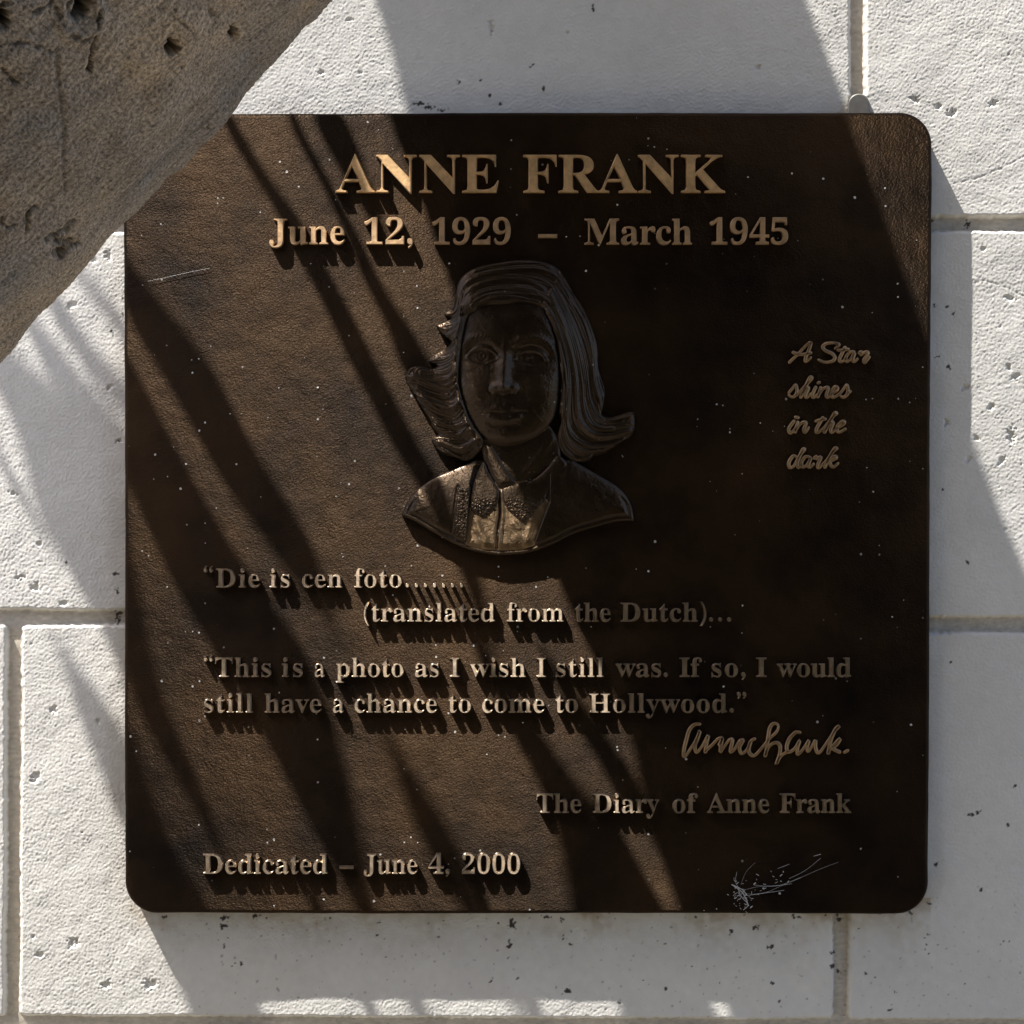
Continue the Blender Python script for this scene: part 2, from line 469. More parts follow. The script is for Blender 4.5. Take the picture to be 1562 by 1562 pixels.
    for pu, pw, ra, rb in spots:
        ra *= 0.75; rb *= 0.75
        m = 3.0 * max(ra, rb)
        i0, i1 = np.searchsorted(x, [(pu - m - 781) * k, (pu + m - 781) * k]); j0, j1 = np.searchsorted(z, [(781 - pw - m) * k, (781 - pw + m) * k])
        if i1 - i0 < 2 or j1 - j0 < 2: continue
        s = np.s_[j0:j1, i0:i1]
        rr = np.sqrt(((U[s] - pu) / ra) ** 2 + ((W[s] - pw) / rb) ** 2) + 0.45 * ragged[s]
        sp[s] = np.maximum(sp[s], np.clip((1.15 - rr) / 0.4, 0, 1))
    sm = np.clip(band((nz, nx), 16, 5, 47) - 2.0, 0, 1) * 0.5 * np.exp(-np.maximum(np.abs(W - 1470) - 60, 0) / 80)
    sp = np.clip(sp + sm, 0, 0.96)[..., None]
    col = col * (1 - sp) + np.array((0.03, 0.024, 0.02)) * sp
    V = np.stack([X, Yv, Z], -1).reshape(-1, 3)
    idx = np.arange(nx * nz).reshape(nz, nx)
    Q = np.stack([idx[:-1, :-1], idx[:-1, 1:], idx[1:, 1:], idx[1:, :-1]], -1).reshape(-1, 4)
    jm = (jd > 1.0)
    jq = (jm[:-1, :-1] & jm[1:, 1:] & jm[:-1, 1:] & jm[1:, :-1]).reshape(-1)
    C4 = np.ones((nx * nz, 4), np.float32); C4[:, :3] = col.reshape(-1, 3)
    for name, sel in (('block_face', ~jq), ('mortar_joint', jq)):
        q = Q[sel]
        used = np.unique(q)
        remap = np.zeros(nx * nz, np.int64); remap[used] = np.arange(len(used))
        me = mesh_np(name, V[used], remap[q])
        ca = me.color_attributes.new('dirt_shade', 'FLOAT_COLOR', 'POINT')
        ca.data.foreach_set('color', C4[used].ravel())
        o = link_mesh(name, me, MW, root)
    # the rest of the wall beyond the finely modelled part: coarse blocks with recessed joints
    B = []; F = []
    def box(xa, xb, za, zb, y0, y1):
        n = len(B)
        B.extend([(xa, y0, za), (xb, y0, za), (xb, y0, zb), (xa, y0, zb), (xa, y1, za), (xb, y1, za), (xb, y1, zb), (xa, y1, zb)])
        F.extend([(n, n + 1, n + 2, n + 3), (n + 5, n + 4, n + 7, n + 6), (n + 4, n, n + 3, n + 7), (n + 1, n + 5, n + 6, n + 2), (n + 3, n + 2, n + 6, n + 7), (n + 4, n + 5, n + 1, n)])
    ch = 0.305; bw = 0.6425; g = 0.0055
    zc = (781 - 341.5) * k
    for r in range(-7, 6):
        z0 = zc + r * ch
        off = ((1308.5 if r % 2 == 0 else 660) - 781) * k
        for cidx in range(-6, 6):
            xa = off + cidx * bw
            for (pa, pb, qa, qb) in ((xa + g, xa + bw - g, z0 + g, z0 + ch - g),):
                # keep clear of the fine part
                rects = []
                if pb <= X0 or pa >= X1 or qb <= Z0 or qa >= Z1: rects = [(pa, pb, qa, qb)]
                else:
                    if pa < X0: rects.append((pa, X0, qa, qb))
                    if pb > X1: rects.append((X1, pb, qa, qb))
                    ma, mb = max(pa, X0), min(pb, X1)
                    if qa < Z0: rects.append((ma, mb, qa, Z0))
                    if qb > Z1: rects.append((ma, mb, Z1, qb))
                for (a1, b1, c1, d1) in rects:
                    if b1 - a1 > 0.002 and d1 - c1 > 0.002: box(a1, b1, max(c1, -1.5), d1, T, T + 0.05)
    link_mesh('block_face', mesh_py('block_face', B, F), MWF, root, smooth=False)
    B.clear(); F.clear()
    for (a1, b1, c1, d1) in ((-3.9, X0, -1.5, 2.0), (X1, 3.9, -1.5, 2.0), (X0, X1, -1.5, Z0), (X0, X1, Z1, 2.0)):
        box(a1, b1, c1, d1, T + 0.0054, T + 0.06)
    box(X0, X1, Z0, Z1, T + 0.011, T + 0.06)
    link_mesh('mortar_joint', mesh_py('mortar_joint', B, F), mat_simple('tan_mortar', (0.50, 0.445, 0.36), 0.9), root, smooth=False)
    return root

build_wall()

pv = mesh_py('pavement', [(-9, -12, -1.5), (9, -12, -1.5), (9, T + 0.05, -1.5), (-9, T + 0.05, -1.5)], [(0, 1, 2, 3)])
tag(link_mesh('pavement', pv, MG, None, False), kind='structure')

# ------------------------------------------------------------------ plaque body
plaque = empty('memorial_plaque', (0.0, 0.0, 0.0))
tag(plaque, 'square dark brown bronze memorial plaque with rounded corners, raised lettering and a portrait relief', 'plaque')


def build_body():
    cs = [(188.5, 172.5), (1422, 171), (1416.5, 1394.5), (190.5, 1393.5)]
    r = 49.0
    rng = np.random.default_rng(5)
    out = []
    for i, (cx, cy) in enumerate(cs):
        sx = 1 if i in (0, 3) else -1; sy = 1 if i in (0, 1) else -1
        ox, oy = cx + sx * r, cy + sy * r
        a0 = {0: 180, 1: 270, 2: 0, 3: 90}[i]
        for j in range(15):
            a = math.radians(a0 + 90 * j / 14)
            out.append((ox + r * math.cos(a), oy + r * math.sin(a)))
        nx_, ny_ = cs[(i + 1) % 4]
        ex, ey = out[-1]
        sx2 = 1 if (i + 1) % 4 in (0, 3) else -1; sy2 = 1 if (i + 1) % 4 in (0, 1) else -1
        a0n = {0: 180, 1: 270, 2: 0, 3: 90}[(i + 1) % 4]
        fx = nx_ + sx2 * r + r * math.cos(math.radians(a0n)); fy = ny_ + sy2 * r + r * math.sin(math.radians(a0n))
        for j in range(1, 40):
            t = j / 40
            wv = 0.5 * math.sin(t * 9 + i) + rng.normal() * 0.22
            px, py = ex + (fx - ex) * t, ey + (fy - ey) * t
            if i in (0, 2): py += wv
            else: px += wv
            out.append((px, py))
    out = np.array(out)
    n = len(out)
    d = np.roll(out, -1, 0) - np.roll(out, 1, 0)
    nrm = np.stack([d[:, 1], -d[:, 0]], 1); nrm /= np.linalg.norm(nrm, axis=1)[:, None]
    c = out.mean(0)
    if ((out - c) * nrm).sum() < 0: nrm = -nrm
    prof = [(-1.0, T - 0.0005), (0, T - 0.002), (0, 0.0045), (0.0, 0.0032)]
    R = 0.0030
    for j in range(1, 8):
        a = math.radians(90 * j / 7)
        prof.append((-(1 - math.cos(a)) * R / M, R * (1 - math.sin(a))))
    V = []; F = []
    for off, y in prof:
        for i in range(n):
            p = out[i] + nrm[i] * off
            V.append(((p[0] - 781) * M, y, (781 - p[1]) * M))
    for k in range(len(prof) - 1):
        for i in range(n):
            F.append((k * n + i, k * n + (i + 1) % n, (k + 1) * n + (i + 1) % n, (k + 1) * n + i))
    b = (len(prof) - 1) * n
    F.append(tuple(b + i for i in range(n)))
    F.append(tuple(reversed(range(n))))
    me = mesh_py('backplate', V, F)
    # make sure the faces point outwards
    import bmesh
    bm = bmesh.new(); bm.from_mesh(me); bmesh.ops.recalc_face_normals(bm, faces=bm.faces); bm.to_mesh(me); bm.free()
    brush_uv(me)
    o = link_mesh('backplate', me, MP, plaque)
    for p in me.polygons:
        if len(p.vertices) > 4: p.use_smooth = False
    return o

build_body()

# half-round zinc tab and its screw, fixed to the wall just above the top edge
def build_tab():
    cx, cy, r = 1310, 160, 16.5
    V = []; F = []
    ring = [(-r, 30)] + [(-r * math.cos(math.radians(a)), -r * math.sin(math.radians(a)) * 1.05) for a in range(0, 181, 12)] + [(r, 30)]
    n = len(ring)
    for (s, y) in ((1, T + 0.001), (1, T - 0.005), (0.9, T - 0.0062)):
        for u, w in ring: V.append(P(cx + u * s, cy + w * s, y))
    for k in (0, 1):
        for i in range(n - 1): F.append((k * n + i, k * n + i + 1, (k + 1) * n + i + 1, (k + 1) * n + i))
    F.append(tuple(2 * n + i for i in range(n)))
    o = link_mesh('mounting_tab', mesh_py('mounting_tab', V, F), MT, plaque, False)
build_tab()


# ------------------------------------------------------------------ raised lettering
G={"(":[201,[126,-106,74,-30,42,58,28,152,31,249,51,342,89,428,126,480,181,480,147,427,121,370,102,310,90,248,88,154,102,62,133,-26,181,-106]],")":[201,[21,-106,54,-54,81,2,100,62,111,123,114,216,100,310,68,399,20,480,76,480,127,401,159,311,174,217,171,120,151,28,112,-56,76,-106]],"0":[375,[188,-7,150,-3,118,7,91,24,69,48,51,76,33,134,23,241,33,348,51,405,69,433,91,456,118,473,150,483,189,486,225,483,257,473,283,456,305,433,322,405,342,347,353,240,342,133,322,76,305,47,283,24,256,7,225,-3],[188,37,210,43,227,61,237,91,244,140,248,240,244,340,237,390,227,419,211,437,189,443,166,437,150,419,139,390,131,340,127,240,131,140,139,91,150,61,166,43]],"1":[375,[65,0,65,36,131,37,146,45,153,64,154,416,108,365,81,348,67,346,57,347,40,359,33,369,28,396,91,420,179,482,254,482,254,79,261,47,267,41,288,36,343,36,343,0]],"2":[375,[24,0,24,69,148,198,187,245,218,307,226,371,220,413,212,427,189,443,153,442,137,432,126,416,118,393,112,329,68,336,37,357,29,374,26,396,34,426,55,454,72,465,116,481,174,486,220,483,258,473,288,456,310,434,323,407,328,375,319,329,291,281,259,242,87,74,257,75,288,95,305,141,345,141,341,0]],"4":[375,[121,0,121,36,167,39,188,52,193,65,195,125,9,125,9,166,199,480,293,480,293,169,363,169,363,125,293,125,295,65,309,44,333,37,357,36,357,0],[56,169,195,169,199,416,158,338]],"5":[375,[165,-7,106,-1,66,14,40,35,28,61,29,89,33,101,53,116,81,121,88,83,111,52,137,42,183,45,207,58,217,69,232,101,236,122,234,178,226,203,213,223,195,236,173,244,146,247,103,243,71,235,40,247,62,480,316,480,319,357,281,357,267,399,244,406,105,406,94,281,168,291,225,286,250,279,293,256,319,228,335,192,340,148,338,120,333,96,312,56,282,27,246,8,205,-3]],"9":[375,[152,-7,106,-2,88,4,62,22,44,57,42,69,50,94,75,107,103,56,135,38,156,36,188,43,213,67,232,106,244,160,251,230,212,198,176,186,119,189,87,201,60,220,40,248,28,282,24,324,32,383,56,431,74,450,120,477,177,486,209,484,264,463,287,444,307,420,323,390,337,345,344,291,344,225,326,126,301,72,284,49,241,14,215,3],[184,233,199,234,224,245,251,278,247,339,231,403,217,424,201,437,181,441,164,438,149,429,137,413,123,362,121,328,128,275,149,244]],"A":[437,[-9,0,-9,18,4,19,24,30,41,55,206,466,224,465,394,65,420,25,443,18,443,0,229,0,229,18,259,21,277,30,283,46,253,132,103,132,79,71,75,48,80,32,96,21,128,18,128,0],[113,161,242,161,177,319]],"D":[496,[20,0,20,17,53,23,63,30,73,54,74,374,72,397,61,426,35,437,15,439,15,455,268,453,346,434,378,418,405,396,428,371,445,341,466,269,468,228,459,146,430,82,382,36,315,9,228,0],[222,24,262,30,295,47,319,75,339,124,351,229,345,303,330,360,305,401,269,425,223,433,208,432,190,423,182,385,183,55,190,34,197,29]],"E":[442,[14,0,14,17,51,22,62,30,70,41,75,78,74,394,62,425,36,437,16,439,16,455,399,455,399,320,383,320,375,357,361,386,340,406,312,420,276,428,232,430,200,428,186,417,183,246,221,248,243,256,259,269,281,313,288,345,304,345,304,118,287,118,273,181,254,206,225,218,183,222,183,67,187,42,201,31,261,29,313,39,335,48,371,75,399,116,411,143,430,143,402,0]],"F":[404,[15,0,15,17,52,26,62,34,73,62,75,375,73,396,61,423,50,430,14,439,14,455,394,455,394,320,377,320,372,345,355,385,328,412,310,420,261,430,200,429,186,421,182,398,182,247,217,250,239,257,256,270,269,289,284,347,302,347,302,118,285,118,269,181,257,200,239,213,217,221,182,224,182,81,188,43,210,24,257,17,257,0]],"H":[523,[15,0,15,17,52,24,62,32,69,43,75,81,73,398,62,424,51,431,16,439,16,455,242,455,242,439,204,432,187,415,182,379,182,251,342,251,342,379,337,415,320,432,282,439,282,455,507,455,507,439,486,436,461,424,454,414,449,379,451,60,461,33,471,25,507,17,507,0,282,0,282,17,318,24,336,41,342,81,342,221,182,221,182,81,187,43,205,24,242,17,242,0]],"I":[261,[13,0,13,17,61,32,69,42,75,75,74,405,63,427,52,433,13,439,13,455,244,455,244,439,196,427,184,405,183,77,187,44,206,26,246,17,246,0]],"J":[330,[109,-65,69,-60,36,-45,11,-22,3,-8,-3,23,3,50,11,61,32,73,58,73,79,62,91,41,93,28,77,-19,80,-31,89,-38,105,-40,131,-33,139,-25,147,3,148,367,142,409,122,430,79,439,79,455,314,455,314,439,277,431,260,411,255,367,255,89,249,33,232,-10,202,-41,162,-59]],"K":[510,[16,0,16,17,53,24,63,32,74,59,75,81,74,398,63,424,52,432,17,439,17,455,242,455,242,439,205,432,187,415,183,379,183,234,321,373,345,406,349,418,342,430,323,436,291,439,291,455,486,455,486,439,453,435,428,426,374,389,271,285,463,46,487,25,519,17,519,0,281,0,281,17,322,21,334,34,332,42,199,214,183,198,184,59,195,32,205,24,242,17,242,0]],"M":[634,[14,0,14,17,34,20,61,32,69,43,75,79,75,382,71,416,53,432,15,439,15,455,185,455,317,142,449,455,617,455,617,439,598,436,573,423,566,412,560,378,560,85,565,43,582,23,617,17,617,0,396,0,396,17,433,25,450,44,455,83,455,399,288,0,270,0,105,389,107,57,120,30,148,19,169,17,169,0]],"N":[494,[403,-11,107,350,108,57,119,31,129,24,167,17,167,0,18,0,18,17,54,23,71,41,76,79,76,388,36,433,18,439,18,455,156,455,391,169,391,377,386,414,369,431,331,439,331,455,480,455,480,439,443,432,433,425,423,398,422,-11]],"R":[473,[15,0,15,17,52,24,62,32,69,43,75,81,73,398,62,424,51,431,16,439,16,455,217,455,289,451,345,436,367,426,395,403,412,372,417,334,413,303,401,277,380,255,352,237,315,224,432,50,452,26,480,17,480,0,338,0,201,212,182,212,183,59,194,32,205,24,242,17,242,0],[182,234,235,236,261,245,280,258,293,278,301,304,304,336,300,370,291,397,275,416,253,427,209,430,190,422,185,414]],"T":[423,[92,0,92,17,114,19,142,31,154,59,156,433,116,430,88,420,65,403,47,380,35,352,29,318,11,318,11,455,410,455,410,317,394,317,385,359,368,391,343,415,310,429,263,433,265,58,276,30,305,19,328,17,328,0]],"a":[344,[255,-10,226,-5,208,10,200,35,168,11,133,-4,95,-9,55,0,29,26,20,63,25,91,39,115,63,136,106,158,199,190,199,241,193,272,177,290,148,296,123,293,109,286,104,274,123,231,121,220,110,202,77,191,54,196,45,203,34,223,35,252,49,278,77,300,137,317,205,315,239,307,263,292,280,271,290,244,293,210,295,40,304,34,320,42,329,28,306,7,281,-6],[151,34,174,41,199,63,199,169,154,151,127,123,118,84,122,56,133,39]],"c":[293,[156,-10,108,-1,87,11,51,45,28,93,21,120,22,181,40,237,74,280,96,297,146,317,204,317,230,310,250,298,265,283,274,265,277,245,272,223,248,205,214,209,201,225,194,286,185,294,169,297,149,292,133,279,121,257,114,227,115,142,123,105,137,76,156,55,178,42,204,38,227,42,250,53,271,72,285,60,240,15,214,1]],"d":[370,[140,-10,97,-1,78,10,61,26,35,66,26,91,19,147,21,180,36,237,63,281,101,309,123,316,146,318,175,314,201,301,223,280,222,413,212,430,176,439,176,455,319,455,319,75,325,41,353,28,353,11,307,7,223,-10,223,39,201,12,173,-5],[171,28,202,41,223,76,223,242,206,270,174,281,155,277,141,267,130,250,119,193,118,153,123,83,130,58,140,42,153,32]],"e":[301,[154,-10,106,-1,85,10,50,45,27,95,19,157,28,215,51,263,87,298,109,309,157,318,193,314,224,301,249,280,268,251,279,216,283,166,117,166,121,121,131,87,147,62,170,47,199,42,225,47,248,62,270,86,285,73,264,43,240,20,214,3,185,-7],[116,192,201,192,198,261,186,288,161,297,136,286,121,255]],"f":[214,[15,0,15,16,40,22,50,35,52,73,52,277,16,277,16,310,52,310,56,386,67,413,85,436,109,452,139,461,174,465,222,456,240,446,261,417,262,386,252,367,224,355,203,360,189,372,185,391,197,433,190,442,168,442,159,437,153,430,148,390,148,310,203,310,203,277,148,277,149,47,158,26,167,20,199,16,199,0]],"h":[381,[18,0,18,16,45,26,52,56,52,399,46,429,19,440,19,455,148,455,148,267,175,295,207,313,243,318,275,314,299,301,316,280,327,250,330,212,330,56,337,26,363,16,363,0,202,0,202,16,223,21,232,34,235,56,232,247,223,265,203,271,183,267,164,255,148,235,148,56,154,26,180,16,180,0]],"i":[198,[101,362,87,364,65,376,57,387,50,412,52,426,65,449,87,462,101,463,114,462,137,449,145,438,151,412,149,399,136,376,114,364],[18,0,18,16,45,26,52,56,52,252,47,285,20,293,21,310,148,310,148,56,154,26,180,16,180,0]],"k":[359,[17,0,17,16,45,26,52,56,52,398,47,429,20,439,21,455,148,455,148,169,227,248,242,269,240,287,206,293,206,310,345,310,345,293,320,289,297,278,222,209,346,34,355,24,376,16,376,0,211,0,211,16,229,18,237,23,239,32,232,49,163,147,148,134,148,56,154,26,180,16,180,0]],"l":[199,[18,0,18,16,45,26,52,56,52,398,47,429,33,438,20,439,20,455,148,455,148,56,154,26,180,16,180,0]],"m":[554,[18,0,18,16,45,26,52,56,52,253,46,284,19,294,19,310,146,310,146,265,173,294,204,312,237,318,277,312,305,293,320,261,348,293,381,312,418,318,449,314,473,301,490,280,500,250,504,212,504,56,510,26,536,16,536,0,377,0,377,16,403,26,410,56,407,247,398,265,377,271,358,268,341,256,324,237,324,56,331,26,356,16,356,0,199,0,199,16,225,26,232,56,229,247,220,265,199,271,180,267,162,255,146,235,146,56,152,27,177,16,177,0]],"n":[381,[18,0,18,16,45,26,52,56,52,253,46,284,19,294,19,310,148,310,148,267,175,296,207,313,243,318,275,314,299,301,316,280,327,250,330,56,337,26,363,16,363,0,202,0,202,16,223,21,232,34,235,56,232,247,223,265,203,271,183,267,164,255,148,235,148,56,154,26,180,16,180,0]],"o":[336,[169,-10,114,-1,69,27,52,47,27,96,19,154,27,213,38,239,69,281,114,309,168,318,222,309,245,298,283,263,308,214,317,154,308,94,284,46,245,11,222,-1],[169,11,186,14,199,24,209,39,217,81,220,154,214,245,208,271,198,286,185,296,169,299,151,296,138,286,128,271,118,206,117,154,120,82,128,39,138,24,152,14]],"p":[371,[17,-139,17,-124,40,-117,50,-101,52,-64,52,261,46,283,19,295,19,310,143,310,143,263,166,294,195,313,230,319,274,310,309,283,335,241,343,216,350,160,348,128,343,99,323,48,291,12,272,0,227,-10,196,-5,170,9,148,32,152,-99,167,-118,197,-123,197,-139],[195,28,214,32,229,42,239,59,247,84,253,154,247,223,241,248,232,265,218,275,199,278,179,273,162,259,148,235,148,69,160,46,176,33]],"r":[287,[18,0,18,16,45,26,52,56,52,267,46,285,20,293,21,310,146,310,146,252,172,288,203,311,233,318,250,317,275,304,283,293,289,266,284,243,270,228,248,222,222,231,207,250,189,260,179,258,162,241,151,211,150,42,159,25,197,16,197,0]],"s":[288,[151,-10,73,9,56,1,51,-9,36,-9,36,105,53,105,72,57,87,39,121,17,140,15,168,20,186,35,192,58,188,76,176,92,85,142,54,169,39,202,40,247,49,270,65,291,86,306,111,316,141,319,213,305,226,311,230,319,244,319,244,222,228,222,209,262,196,277,166,294,149,296,125,292,106,269,106,249,115,232,229,165,250,136,255,117,254,65,244,39,228,18,206,2,181,-7]],"t":[228,[124,-9,80,-1,66,10,56,26,48,71,48,279,20,279,20,300,88,369,129,424,144,424,144,310,208,310,208,279,144,279,144,82,149,51,168,40,183,44,195,56,206,75,222,66,208,39,192,18,172,3,149,-6]],"u":[375,[131,-10,103,-7,81,2,65,17,54,38,46,97,46,248,39,282,24,293,11,294,11,310,142,310,143,63,158,40,177,36,196,39,213,49,228,66,228,263,221,283,214,289,189,294,189,310,324,310,325,56,331,39,360,30,360,13,312,9,228,-10,228,40,186,3,169,-4]],"v":[306,[142,-10,38,248,22,281,16,288,-3,293,-3,310,164,310,164,294,141,292,132,286,129,276,185,122,241,272,237,284,224,292,203,294,203,310,305,310,305,295,278,279,260,243,160,-10]],"w":[435,[122,-10,17,265,6,284,-11,293,-11,310,138,310,138,293,120,289,114,276,116,266,167,127,211,235,190,288,168,295,168,310,323,310,323,293,308,291,299,285,296,276,336,141,387,275,380,289,356,295,356,310,445,310,445,295,425,284,412,258,304,-10,289,-10,223,197,140,-10]],"y":[300,[52,-140,22,-133,1,-113,-7,-84,-2,-62,13,-46,24,-41,56,-44,70,-57,74,-87,86,-99,94,-96,114,-74,129,-44,140,-5,36,251,15,287,-5,293,-5,310,162,310,162,293,136,289,128,275,185,119,230,241,238,274,229,289,203,293,203,310,300,310,300,293,283,288,277,281,259,242,140,-77,107,-122,83,-136]]}


def circle(cx, cy, r, n=14):
    return [v for i in range(n) for v in (round(cx + r * math.cos(2 * math.pi * i / n)), round(cy + r * math.sin(2 * math.pi * i / n)))]

def comma_shape(cx, cy, s=1.0, flip=False):
    pts = [(-52, 0), (-45, 32), (-22, 52), (8, 54), (38, 38), (52, 6), (46, -40), (18, -86), (-26, -118), (-38, -104), (-8, -76), (8, -46), (-8, -50), (-36, -36)]
    f = -1 if flip else 1
    return [v for x, y in pts for v in (round(cx + f * s * x), round(cy + f * s * y))]

G['.'] = [150, circle(75, 46, 47)]
G[','] = [160, comma_shape(75, 46)]
G['–'] = [400, [30, 120, 370, 120, 370, 175, 30, 175]]
G['“'] = [270, comma_shape(70, 420, 0.85, True), comma_shape(195, 420, 0.85, True)]
G['”'] = [270, comma_shape(70, 440, 0.85), comma_shape(195, 440, 0.85)]


def poly_area(p):
    return 0.5 * sum(p[i][0] * p[(i + 1) % len(p)][1] - p[(i + 1) % len(p)][0] * p[i][1] for i in range(len(p)))


def inside(pt, poly):
    c = False; x, y = pt
    for i in range(len(poly)):
        x0, y0 = poly[i]; x1, y1 = poly[(i + 1) % len(poly)]
        if (y0 > y) != (y1 > y) and x < (x1 - x0) * (y - y0) / (y1 - y0) + x0: c = not c
    return c


def inset(p, d, dy):
    """move a contour by d towards the ink; solid: the contour runs counter-clockwise round ink"""
    n = len(p); out = []
    for i in range(n):
        ax, ay = p[i - 1]; bx, by = p[i]; cx, cy = p[(i + 1) % n]
        e1 = Vector((bx - ax, by - ay)); e2 = Vector((cx - bx, cy - by))
        if e1.length < 1e-12 or e2.length < 1e-12: out.append((bx, by)); continue
        e1.normalize(); e2.normalize()
        n1 = Vector((-e1.y, e1.x)); n2 = Vector((-e2.y, e2.x))
        m = n1 + n2
        k = m.length_squared
        m = m * (2 / k) if k > 0.5 else m.normalized() * 1.4 if k > 1e-6 else n1
        out.append((bx + m.x * d, by + m.y * dy))
    return out


def text_line(name, words, base, cap, mat, height, bev, thin, label=None, wide=1.08, grow=-0.00002):
    """words: (text, x0, x1) in photo pixels; glyphs are fitted between x0 and x1"""
    from mathutils.geometry import tessellate_polygon
    s = cap / 463.0
    ky = M * (D - height) / D
    V = []; F = []
    for text, x0, x1 in words:
        adv = [G[c][0] * s * wide for c in text]
        mn = min(G[text[0]][1][0::2]) * s * wide
        mxl = max(max(g[0::2]) for g in G[text[-1]][1:]) * s * wide
        nat = sum(adv[:-1]) + mxl - mn
        w = wide; gap = 0
        if len(text) > 1:
            gap = ((x1 - x0) - nat) / (len(text) - 1)
            if gap < -0.02 * cap or gap > 0.42 * cap:         # stretch rather than track too far
                tgt = max(-0.02 * cap, min(0.42 * cap, gap))
                w = wide * ((x1 - x0) - tgt * (len(text) - 1)) / nat; gap = tgt
        else:
            w = wide * (x1 - x0) / nat
        x = x0 - min(G[text[0]][1][0::2]) * s * w
        for c in text:
            cs = []
            for g in G[c][1:]:
                n = len(g) // 2
                ct = [((x + g[2 * i] * s * w - 781) * ky, (781 - base + g[2 * i + 1] * s) * ky) for i in range(n)]
                cs.append([q for i, q in enumerate(ct) if (q[0] - ct[i - 1][0]) ** 2 + (q[1] - ct[i - 1][1]) ** 2 > 1e-12])
            x += G[c][0] * s * w + gap
            depth = [sum(inside(a[0], b) for b in cs if b is not a) for a in cs]
            rings = []
            for a, dp in zip(cs, depth):
                hole = dp % 2 == 1
                if (poly_area(a) > 0) == hole: a = a[::-1]       # ink outlines run counter-clockwise, holes clockwise
                lv = [(-0.0001, 0.0006, -0.00026), (thin, -height + 0.0009, -0.00022), (thin + bev * 0.30, -height + 0.0004, -0.0001), (thin + bev * 0.72, -height, 0.0)]
                n0 = len(V); n = len(a)
                for d, y, gr in lv:
                    V.extend((q[0], y, q[1]) for q in inset(a, d, 0.22 * max(d, 0) + grow + gr))
                for k in range(len(lv) - 1):
                    for i in range(n):
                        j = (i + 1) % n
                        F.append((n0 + k * n + i, n0 + k * n + j, n0 + (k + 1) * n + j, n0 + (k + 1) * n + i))
                rings.append((a, hole, n0 + 3 * n, n))
            for a, hole, st, n in rings:
                if hole: continue
                grp = [(st, n)] + [(s2, n2) for b2, h2, s2, n2 in rings if h2 and inside(b2[0], a)]
                loops = [[Vector((V[q][0], V[q][2], 0)) for q in range(s2, s2 + n2)] for s2, n2 in grp]
                flat = [q for s2, n2 in grp for q in range(s2, s2 + n2)]
                for t in tessellate_polygon(loops):
                    f = [flat[q] for q in t]
                    ar = poly_area([(V[q][0], V[q][2]) for q in f])
                    if abs(ar) < 1e-13: continue
                    F.append(tuple(f if ar > 0 else f[::-1]))
    me = mesh_py(name, V, F); brush_uv(me)
    o = link_mesh(name, me, mat, plaque, smooth=False)
    if label: o['label'] = label
    return o

LH = 0.0037
text_line('title_lettering', [('ANNE', 511, 761), ('FRANK', 798, 1107)], 293, 58, MLT, LH, 0.0005, 0.00058, 'large polished capitals of the title', 1.12)
for ws, lb in (([('June', 410, 526), ('12,', 555, 630), ('1929', 659, 779)], 'gold first date under the title'), ([('–', 821, 850)], 'gold dash between the dates'), ([('March', 892, 1056), ('1945', 1083, 1203)], 'gold second date under the title')):
    text_line('date_lettering', ws, 372, 39, MLD, LH, 0.0006, 0.0001, lb)
QB = dict(mat=MLQ, height=LH, bev=0.0005, thin=0.00016)
text_line('inscription_line', [('“Die', 310, 396), ('is', 413, 442), ('cen', 460, 522), ('foto', 540, 613), ('.......', 618, 707)], 896, 28.5, label='short line ending in seven dots', **QB)
text_line('inscription_line', [('(translated', 554, 755), ('from', 773, 860), ('the', 877, 932), ('Dutch)', 947, 1078), ('...', 1082, 1116)], 948, 28.5, label='indented line in brackets', **QB)
text_line('inscription_line', [('“This', 310, 413), ('is', 431.5, 461), ('a', 479, 495), ('photo', 512, 616), ('as', 632, 669.5), ('I', 686, 701), ('wish', 716, 802), ('I', 818, 833), ('still', 848, 921), ('was.', 939, 1019),
                               ('If', 1037, 1071), ('so,', 1086, 1138), ('I', 1154, 1170), ('would', 1185, 1299)], 1032.5, 29, label='long first line of the quotation', **QB)
text_line('inscription_line', [('still', 310, 385), ('have', 403, 490), ('a', 507, 524), ('chance', 540, 667), ('to', 683.5, 719), ('come', 734.5, 831), ('to', 847, 882), ('Hollywood.”', 898, 1139)], 1087, 29,
          label='second line of the quotation', **QB)
text_line('inscription_line', [('The', 818, 887), ('Diary', 904, 1006), ('of', 1026, 1065), ('Anne', 1079, 1174), ('Frank', 1190, 1299)], 1240, 29, label='line naming the diary at lower right', **QB)
text_line('inscription_line', [('Dedicated', 309, 499.5), ('–', 517, 539), ('June', 554, 637), ('4,', 653, 686), ('2000', 704.5, 794)], 1333, 29.5, label='dedication line at lower left', **QB)


